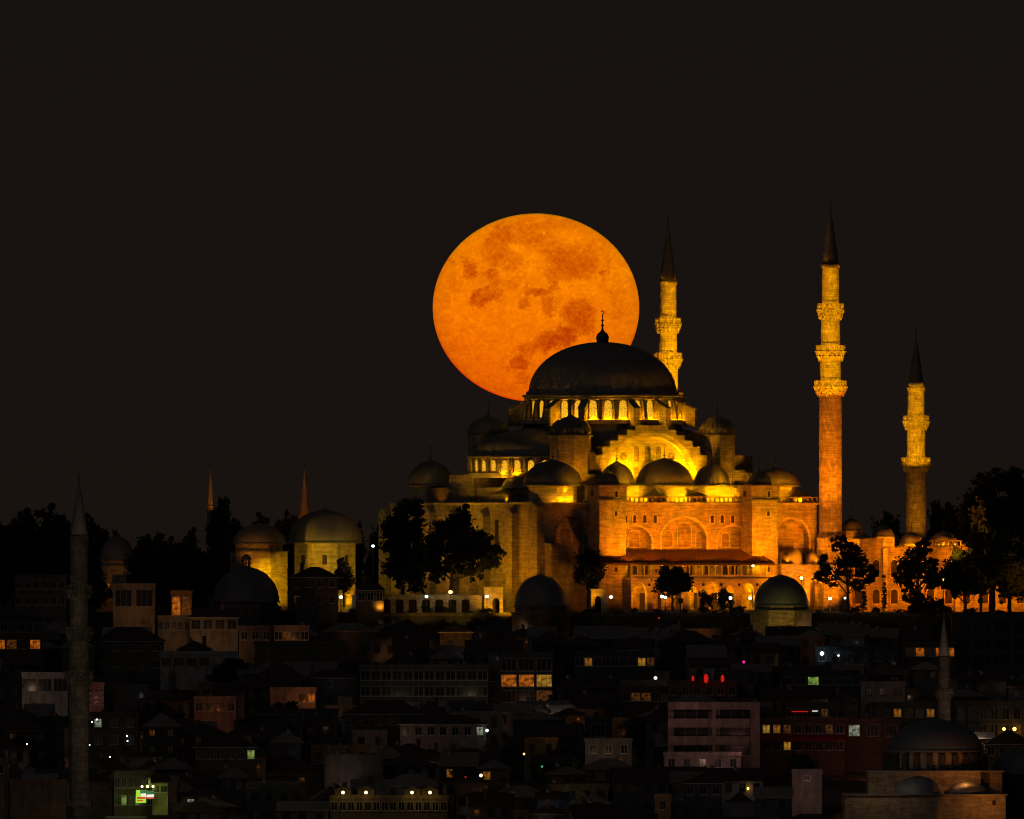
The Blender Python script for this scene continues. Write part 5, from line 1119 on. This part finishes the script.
for Yq, x, wd in cands:
    k = kY(Yq); px0 = x / k + 512; px1 = (x + wd) / k + 512; depth = 7.0
    if px1 < -5 or px0 > 1030: continue
    if any(not (x + wd < f[0] or x > f[1] or Yq + depth < f[2] or Yq > f[3]) for f in FOOT): continue
    if abs(x + wd / 2 - W(79, 0, Ya).x) < 9 and abs(Yq - Ya) < 14: continue
    if abs(x + wd / 2 - tb.location.x) < 27 and abs(Yq - Yc) < 30: continue
    hh = rnd.uniform(6.0, 10.5); rf = rnd.choice(('hip', 'hip', 'hip', 'gable', 'gable', 'flat')); rh = rnd.uniform(1.2, 2.4)
    lim = 625 if Yq > -80 else 0
    ok = False
    for tr_ in range(4):
        pye = PH + (ZC - (terrain(Yq) - 1 + hh)) / k; top = pye - (rh / k if rf != 'flat' else 4)
        bad = any(q[4] > Yq and px0 < q[1] and px1 > q[0] and top < q[3] for q in PROT) or top < 622
        bad = bad or (px1 > 40 and px0 < 100 and False)
        if not bad: ok = True; break
        hh -= 1.6
        if hh < 3.6: break
    if not ok: continue
    i0, i1 = max(0, int(px0)), min(1024, int(px1) + 1)
    if i1 <= i0: continue
    vis = sum(1 for i in range(i0, i1) if top < sky[i] - 3)
    if vis < .15 * (i1 - i0): continue
    for i in range(i0, i1): sky[i] = min(sky[i], pye)
    wl = rnd.choice(['grey', 'charcoal', 'charcoal', 'charcoal', 'dark brown', 'dark brown', 'brown', 'tan', 'slate blue', 'slate blue', 'slate blue', 'cream', 'pink', 'ochre', 'white'])
    if wl in ('cream', 'white') and rnd.random() < .6: wl = 'tan'
    cols = max(2, int(wd / 2.4)); rows = 2; lit = {}
    if rnd.random() < .07: lit[(0, rnd.randrange(cols))] = rnd.choice((LD, LD, 'lit_warm', LO, LW))
    feats = tuple(sorted(set(rnd.choice(['chimney', 'dish', 'tank', 'aerial', 'hut', 'chimney', 'aerial']) for _ in range(rnd.choice((0, 1, 1, 2))))))
    if rf != 'flat': feats = tuple('dish' if f in ('hut', 'tank') else f for f in feats); feats = tuple(sorted(set(feats)))
    if feats: fdesc = 'with ' + ' and '.join(FN[f] for f in feats[:1])
    elif lit: fdesc = 'with one lit window'
    else: fdesc = 'with dark windows'
    size = 'wide ' if wd > 9 else 'narrow ' if wd < 6.3 else ''
    lb = None
    for rel in relpos((px0 + px1) / 2, pye):
        for s_ in (size,):
            c_ = f'{s_}{wl} {FW[rf]} house {fdesc}, {rel}'
            if c_ not in used and len(c_.split()) <= 16: lb = c_; break
        if lb: break
    if not lb:
        for rel in relpos((px0 + px1) / 2, pye):
            c_ = f'{size}{wl} {FW[rf]} house {rel}, {cols} windows wide'
            if c_ not in used and len(c_.split()) <= 16: lb = c_; break
    if not lb: continue
    used.add(lb); nfill += 1
    if rnd.random() < .72:  # unseen lamp added to brighten this house front
        q_ = Vector((x + rnd.uniform(0, wd), Yq - rnd.uniform(2.2, 4.5), ZC + (PH - pye) * k - rnd.uniform(.5, 3))); flood(q_, q_ + Vector((rnd.uniform(-3, 3), 6, -.5)), rnd.choice(((1, .42, .15), (1, .6, .35), (.8, .85, 1), (1, .35, .1))), (3 if wl in ('white', 'cream', 'pink') else rnd.choice((6, 9, 14, 20, 34))), 160, .6, .08)
    H(lb, px0, px1, pye, Yq, wl, rf, rh, depth, rows, cols, rnd.uniform(.8, 1.2), rnd.uniform(1.1, 1.5), lit=lit, feats=feats, group='dark houses packed on the slope', rz=R(rnd.uniform(-4, 4)), frame=rnd.choice(('wall_tan', 'wall_grey', 'wall_charcoal', 'wall_grey')), roofm=rnd.choice(('tile_roof', 'tile_roof', 'lead_dark')))
print('FILLERS', nfill)
# trees among the houses
for px, pt, pb, w_, lb in ((236, 657, 700, 60, 'black rounded tree above the low orange-lit house'), (298, 640, 668, 26, 'dark tree beside the blank grey-brown block'), (282, 700, 745, 60, 'dark tree below the pink wall with the orange lamp'),
        (410, 806, 850, 60, 'black tree top at the bottom, under the lamplit terrace'), (150, 700, 760, 50, 'dark tree among the roofs right of the near minaret'), (560, 745, 790, 44, 'dark tree under the boxy blue-lit house'),
        (800, 752, 790, 44, 'dark tree before the red-banded restaurant'), (640, 715, 765, 36, 'dark tree left of the pink apartment block'), (845, 640, 668, 30, 'dark tree near the white rooftop lamp'),
        (20, 735, 775, 46, 'dark tree at the lower left edge'), (1034, 800, 850, 50, 'black tree at the lower right corner'), (470, 770, 820, 40, 'dark tree right of the lamplit terrace')):
    Yt = max(-372, Yof(pb)); tree(lb, 'round', px, pt, pb, w_, Yt, px, z=terrain(Yt))

# ---- lamps and glints in the town
def glint(label, px, py, Y, m_, r=.22, P_=0, col=(1, .6, .2), name='lantern', cat='lantern', zs=1.0):
    p = W(px, py, Y); t = thing(name, label, cat, p)
    mb = MB(); mb.lathe([(.05, -r * zs), (r * .75, -r * .7 * zs), (r, 0), (r * .75, r * .7 * zs), (.05, r * zs)], 12); mb.build('shade', m_, t)
    mb = MB(); mb.lathe([(r * .5, r * zs), (r * .3, r * zs + .12), (.02, r * zs + .5)], 8); mb.build('hanger', 'iron', t)
    if P_: flood((p.x, Y - .5, p.z - .2), None, col, P_, rad=.1)
for px, lb in ((343, 'leftmost'), (366, 'second from left'), (412, 'third from left'), (430, 'rightmost')):
    glint(f'{lb} warm yellow terrace lamp above the long balcony rail', px, 792.5, -347.6, 'bulb_yellow', .26, 20, (1, .5, .04))
    p = W(px, 799, -345.5); t = thing('garden_booth', f'{lb} small lit gabled booth behind the terrace lamps', 'booth', p); mb = MB(); mb.slab([(-1.4, 0), (-1.4, 1.5), (0, 2.1), (1.4, 1.5), (1.4, 0)], 0, 1.6); mb.build('wall', 'wall_tan', t); mb = MB(); mb.slab([(-1.7, 1.38), (0, 2.12), (1.7, 1.38), (1.7, 1.55), (0, 2.3), (-1.7, 1.55)], -.5, 1.8); mb.build('roof', 'iron', t)
for px, lb, r in ((693, 'leftmost small', .24), (706, 'middle and largest', .42), (722.5, 'rightmost', .33)): glint(f'{lb} glowing red paper lantern on the dark roof terrace', px, 678.5, -189.5, 'glow_red', r, 1.5, (1, .02, .01), zs=2.0)
glint('tiny pink light dot above the blank roof rooms', 743.8, 662, -150, 'glow_pink', .26)
glint('bright white lamp on the dark roof right of centre', 822, 653.5, -121.5, 'bulb_white', .36, 6, (.8, 1, 1)); glint('small white lamp on the same roof, farther right', 838.5, 655.5, -121.5, 'bulb_white', .16)
glint('amber candle-like light beside the pink apartment block', 738, 772, -290, 'bulb_amber', .3, 8); glint('small amber light low beside the pink block', 748, 788.5, -320, 'bulb_amber', .2)
glint('small yellow lamp over a dark doorway, right of the terrace restaurant', 481, 775.5, -330, 'bulb_yellow', .26, 25); glint('small red light right of the terrace lamps', 465.5, 777, -330, 'glow_red', .16)
glint('white window-like lamp in the dark, below the office block', 487, 730.5, -243, 'bulb_white', .26); glint('small red and white lit sign lamp under the café', 655.5, 678, -180, 'sign_white', .34)
glint('tiny orange light at lower centre', 524, 754, -290, 'bulb_amber', .18); glint('tiny green light at lower centre', 542, 766.5, -300, 'glow_green', .2)
glint('white lamp on the roof over the long office block', 401.5, 655.5, -140, 'sign_white', .28)
glint('left amber lamp by the white canopy at right edge', 1004, 729, -214, 'bulb_amber', .28, 12); glint('right amber lamp by the white canopy at right edge', 1014.5, 729, -214, 'bulb_amber', .34, 12)
for px, py, lb in ((92, 722, 'upper bluish glint on the plain brownish house'), (97, 719.5, 'right bluish glint on the plain brownish house'), (89.5, 745, 'lower left glint on the plain brownish house'), (127, 736, 'upper right glint on the plain brownish house'), (127.5, 741, 'lower right glint on the plain brownish house'), (110, 757, 'lowest white glint under the plain brownish house'), (27, 744, 'lone bluish glint left of the near minaret'), (220, 776, 'lone white glint right of the shop signs')):
    glint(lb, px, py, -252 if px != 27 else -300, 'bulb_white', .13, name='lamp', cat='lamp')
for px, py, c_, lb in ((800, 712, 'glow_red', 'wide red neon tube on the dark terrace café'), (815, 711.5, 'sign_white', 'short white neon tube on the dark terrace café')):
    p = W(px, py, -224); t = thing('neon_sign', lb, 'neon sign', p); mb = MB(); mb.box(-1.5 if c_ == 'glow_red' else -.5, 1.5 if c_ == 'glow_red' else .5, -.1, .05, .0, .16); mb.build('tube', c_, t); mb = MB(); mb.box(-1.0, 1.0, .05, .15, -.3, .4); mb.build('backing', 'iron', t)
# red fascia of the banded restaurant
p = W(803, 738, -245.3); t = thing('awning', 'long dark red awning band between the lit floors of the restaurant', 'awning', p); mb = MB(); mb.xslab([(0, .6), (-1.3, -.1), (-1.3, -.5), (-1.2, -.5), (0, .3)], -7.6, 7.6); plain('red_cloth', (.35, .02, .02), .9); mb.build('cloth', 'red_cloth', t)
# coloured shop signs
def sign(label, px0, px1, py0, py1, Y, rows_):
    k = kY(Y); p = W((px0 + px1) / 2, py1, Y); t = thing('shop_sign', label, 'shop sign', p); w_ = (px1 - px0) * k; h_ = (py1 - py0) * k
    mb = MB(); mb.box(-w_ / 2 - .08, w_ / 2 + .08, .02, .2, -.08, h_ + .08); mb.build('frame', 'iron', t)
    for (x0, x1, z0, z1, m_) in rows_:
        mb = MB(); mb.slab([(x0 * w_ - w_ / 2, z0 * h_), (x1 * w_ - w_ / 2, z0 * h_ + .05), (x1 * w_ - w_ / 2, z1 * h_), (x0 * w_ - w_ / 2, z1 * h_ - .05)], -.02 - .004 * rows_.index((x0, x1, z0, z1, m_)), .018); mb.build('panel', m_, t)
sign('lime, white and red glowing shop sign on the left of the pair', 136, 146, 790, 803, -346.5, [(0, 1, 0, 1, 'sign_lime'), (.42, 1, .72, 1, 'sign_teal'), (.5, 1, .45, .75, 'sign_white'), (.1, .95, .30, .48, 'sign_red'), (.1, .7, .12, .24, 'sign_red')])
sign('green and white glowing shop sign with red lower edge, right of the pair', 146.5, 154, 791, 799, -346.5, [(0, 1, 0, 1, 'sign_white'), (0, 1, .55, 1, 'sign_teal'), (0, 1, 0, .25, 'sign_red')])
for i, (px, lb) in enumerate(((142, 'left'), (147.5, 'middle'), (153, 'right'))):
    glint(f'{lb} small yellow-green lamp over the glowing shop signs', px, 786.5, -347.5, 'bulb_yellow', .2, 40, (.75, 1, .15))
# white canopy glowing at right
p = W(975, 737, -258); t = thing('canopy', 'translucent white canopy lit from below beside the lower right dome', 'canopy', p); mb = MB(); mb.xslab([(-1.5, -.2), (1.2, .9), (1.3, .9), (-1.4, -.3)], -2.2, 3.4); mb.build('cloth', 'wall_white', t)
mb = MB(); mb.lathe([(.05, -4), (.05, .2)], 6, (-2, -1, 0)); mb.build('post', 'iron', t); mb = MB(); mb.lathe([(.05, -4), (.05, .2)], 6, (3, -1, 0)); mb.build('post', 'iron', t)
pp = W(970, 738, -260.5); flood(pp, None, (1, .8, .5), 90, rad=.15); pp = W(978, 739, -260.5); flood(pp, None, (1, .7, .4), 90, rad=.15)

# street light as unseen spots turned from the view, many added to brighten walls
def pool(px, py, Y, P_, col=(1, .33, .06)):
    p = W(px, py, Y); flood(p, p + Vector((0, 6, -1.2)), col, P_ * 1.0, 165, .5, .15)
for i_, (px_, py_, Y_) in enumerate(mast_at):  # masts made up to carry the added minaret beams
    p = W(px_, py_, Y_); z0 = terrain(Y_); t = thing('added_mast', ('left' if i_ == 0 else 'right') + ' added thin mast carrying the minaret beam on the slope', 'mast', (p.x, Y_, z0)); hh = p.z - z0
    mb = MB(); mb.lathe([(.16, 0), (.09, hh - .5)], 8); mb.build('pole', 'iron', t); mb = MB(); mb.box(-.5, .5, -.5, -.25, hh - .5, hh + .3); mb.box(-.5, .5, -.5, .1, hh - .6, hh - .5); mb.build('lamp_housing', 'iron', t)
WR = (1, .38, .10); pool(215, 712, -203, 130, (1, .26, .04)); pool(305, 703, -196, 110, (1, .3, .05)); pool(456, 642, -80, 520, (1, .33, .03)); pool(290, 640, -98, 120, WR); pool(180, 612, -80, 120, (1, .25, .02))
pool(135, 622, -76, 120, (1, .4, .12)); pool(212, 640, -94, 260, (1, .45, .16)); pool(170, 636, -92, 140, (1, .45, .16)); pool(30, 690, -178, 120, (1, .6, .4)); pool(96, 700, -196, 120, (1, .3, .2))
pool(705, 760, -284, 330, (1, .55, .45)); pool(690, 700, -270, 120, (1, .4, .3)); pool(740, 742, -275, 150, (1, .42, .33)); pool(470, 700, -170, 160, (.9, .7, .4)); pool(400, 704, -172, 140, (.9, .7, .4))
pool(525, 704, -160, 110, (1, .45, .3)); flood(W(987, 800, -326), W(984, 806, -320), (1, .33, .05), 620, 105, .15, .05); pool(880, 770, -324, 300, (.9, .6, .35)); pool(920, 740, -360, 200, (.6, .75, 1)); pool(964, 778, -318, 420, (1, .30, .05)); pool(860, 800, -330, 90, (1, .42, .15)); pool(870, 760, -252, 150, (1, .3, .15))
pool(985, 760, -222, 200, (.9, .8, .5)); pool(130, 800, -350, 60, (.7, 1, .2)); pool(160, 806, -350, 120, (.7, 1, .1)); pool(110, 798, -345, 40, (.7, 1, .3)); pool(105, 770, -256, 90, (1, .5, .3)); pool(40, 815, -362, 130, (1, .6, .35))
pool(120, 740, -388, 900, (1, .75, .45)); pool(40, 640, -390, 700, (1, .75, .5)); pool(110, 570, -388, 500, (1, .7, .45)); flood(W(962, 700, Yb + 4), W(944, 688, Yb + 14), (1, .66, .42), 550, 110, .6, .1); pool(925, 640, -150, 120, (1, .6, .4))
for i_, px_ in enumerate(range(240, 1000, 95)): pool(px_, 632, -66, 130, (1, .55, .28))
for px_, py_, Y_, P__ in ((400, 735, -250, 200), (560, 700, -210, 120), (240, 770, -330, 160), (180, 735, -275, 180), (520, 790, -350, 200), (640, 790, -350, 160), (880, 690, -200, 160), (30, 760, -350, 200), (760, 790, -350, 150), (330, 740, -275, 140), (600, 640, -100, 120), (120, 680, -150, 200), (230, 690, -150, 120)): pool(px_, py_, Y_, P__ * .5, (1, .62, .42)); pool(350, 782, -306, 20, (1, .6, .4)); pool(600, 760, -270, 25, (1, .6, .3)); pool(808, 790, -306, 28, (1, .45, .35)); pool(935, 690, -290, 60, (1, .5, .3))
# lights of the tombs
flood(W(258, 603, -30), W(272, 577, -14), (1, .50, .0), 19000, 50); flood(W(246, 562, -24), W(262, 545, -14), (1, .33, .01), 600, 70); flood(W(338, 598, -24), W(332, 572, -2), (1, .56, .01), 9500, 58); flood(W(372, 560, -30), W(340, 524, -2), (1, .75, .45), 900, 60)
flood(W(240, 536, -46), W(262, 535, -14), (1, .35, .02), 1500, 26); flood(W(112, 585, -10), W(112, 560, 5), (1, .33, .02), 420, 100); flood(W(300, 560, 40), W(303, 500, 70), (1, .25, .03), 11000, 40); flood(W(222, 540, 40), W(212, 480, 60), (1, .3, .02), 9000, 30)
flood(W(392, 575, -36), W(380, 545, -20), (.9, .65, .12), 900, 90); flood(W(455, 603, -40), W(455, 585, -25), (.7, .8, .1), 500, 120); flood(W(768, 622, -71), W(770, 618, -60), (1, .66, .08), 260, 130, .5); flood(W(797, 622, -71), W(795, 618, -60), (1, .6, .06), 330, 130, .5)
flood(W(420, 607, -56), W(420, 600, -49), (1, .5, .04), 210, 150); flood(W(460, 607, -56), W(460, 600, -49), (1, .55, .04), 210, 150); flood(W(380, 607, -56), W(380, 600, -49), (1, .42, .03), 210, 150)
glint('bright lamp under the gallery eave at its right end', 753, 565.5, YM(14, 33.9), 'bulb_yellow', .26)
glint('small lamp under the gallery eave, left of centre', 662, 565, YM(-2, 33.9), 'bulb_amber', .13)
glint('small lamp under the gallery eave, right of centre', 717, 565, YM(8, 33.9), 'bulb_amber', .13)
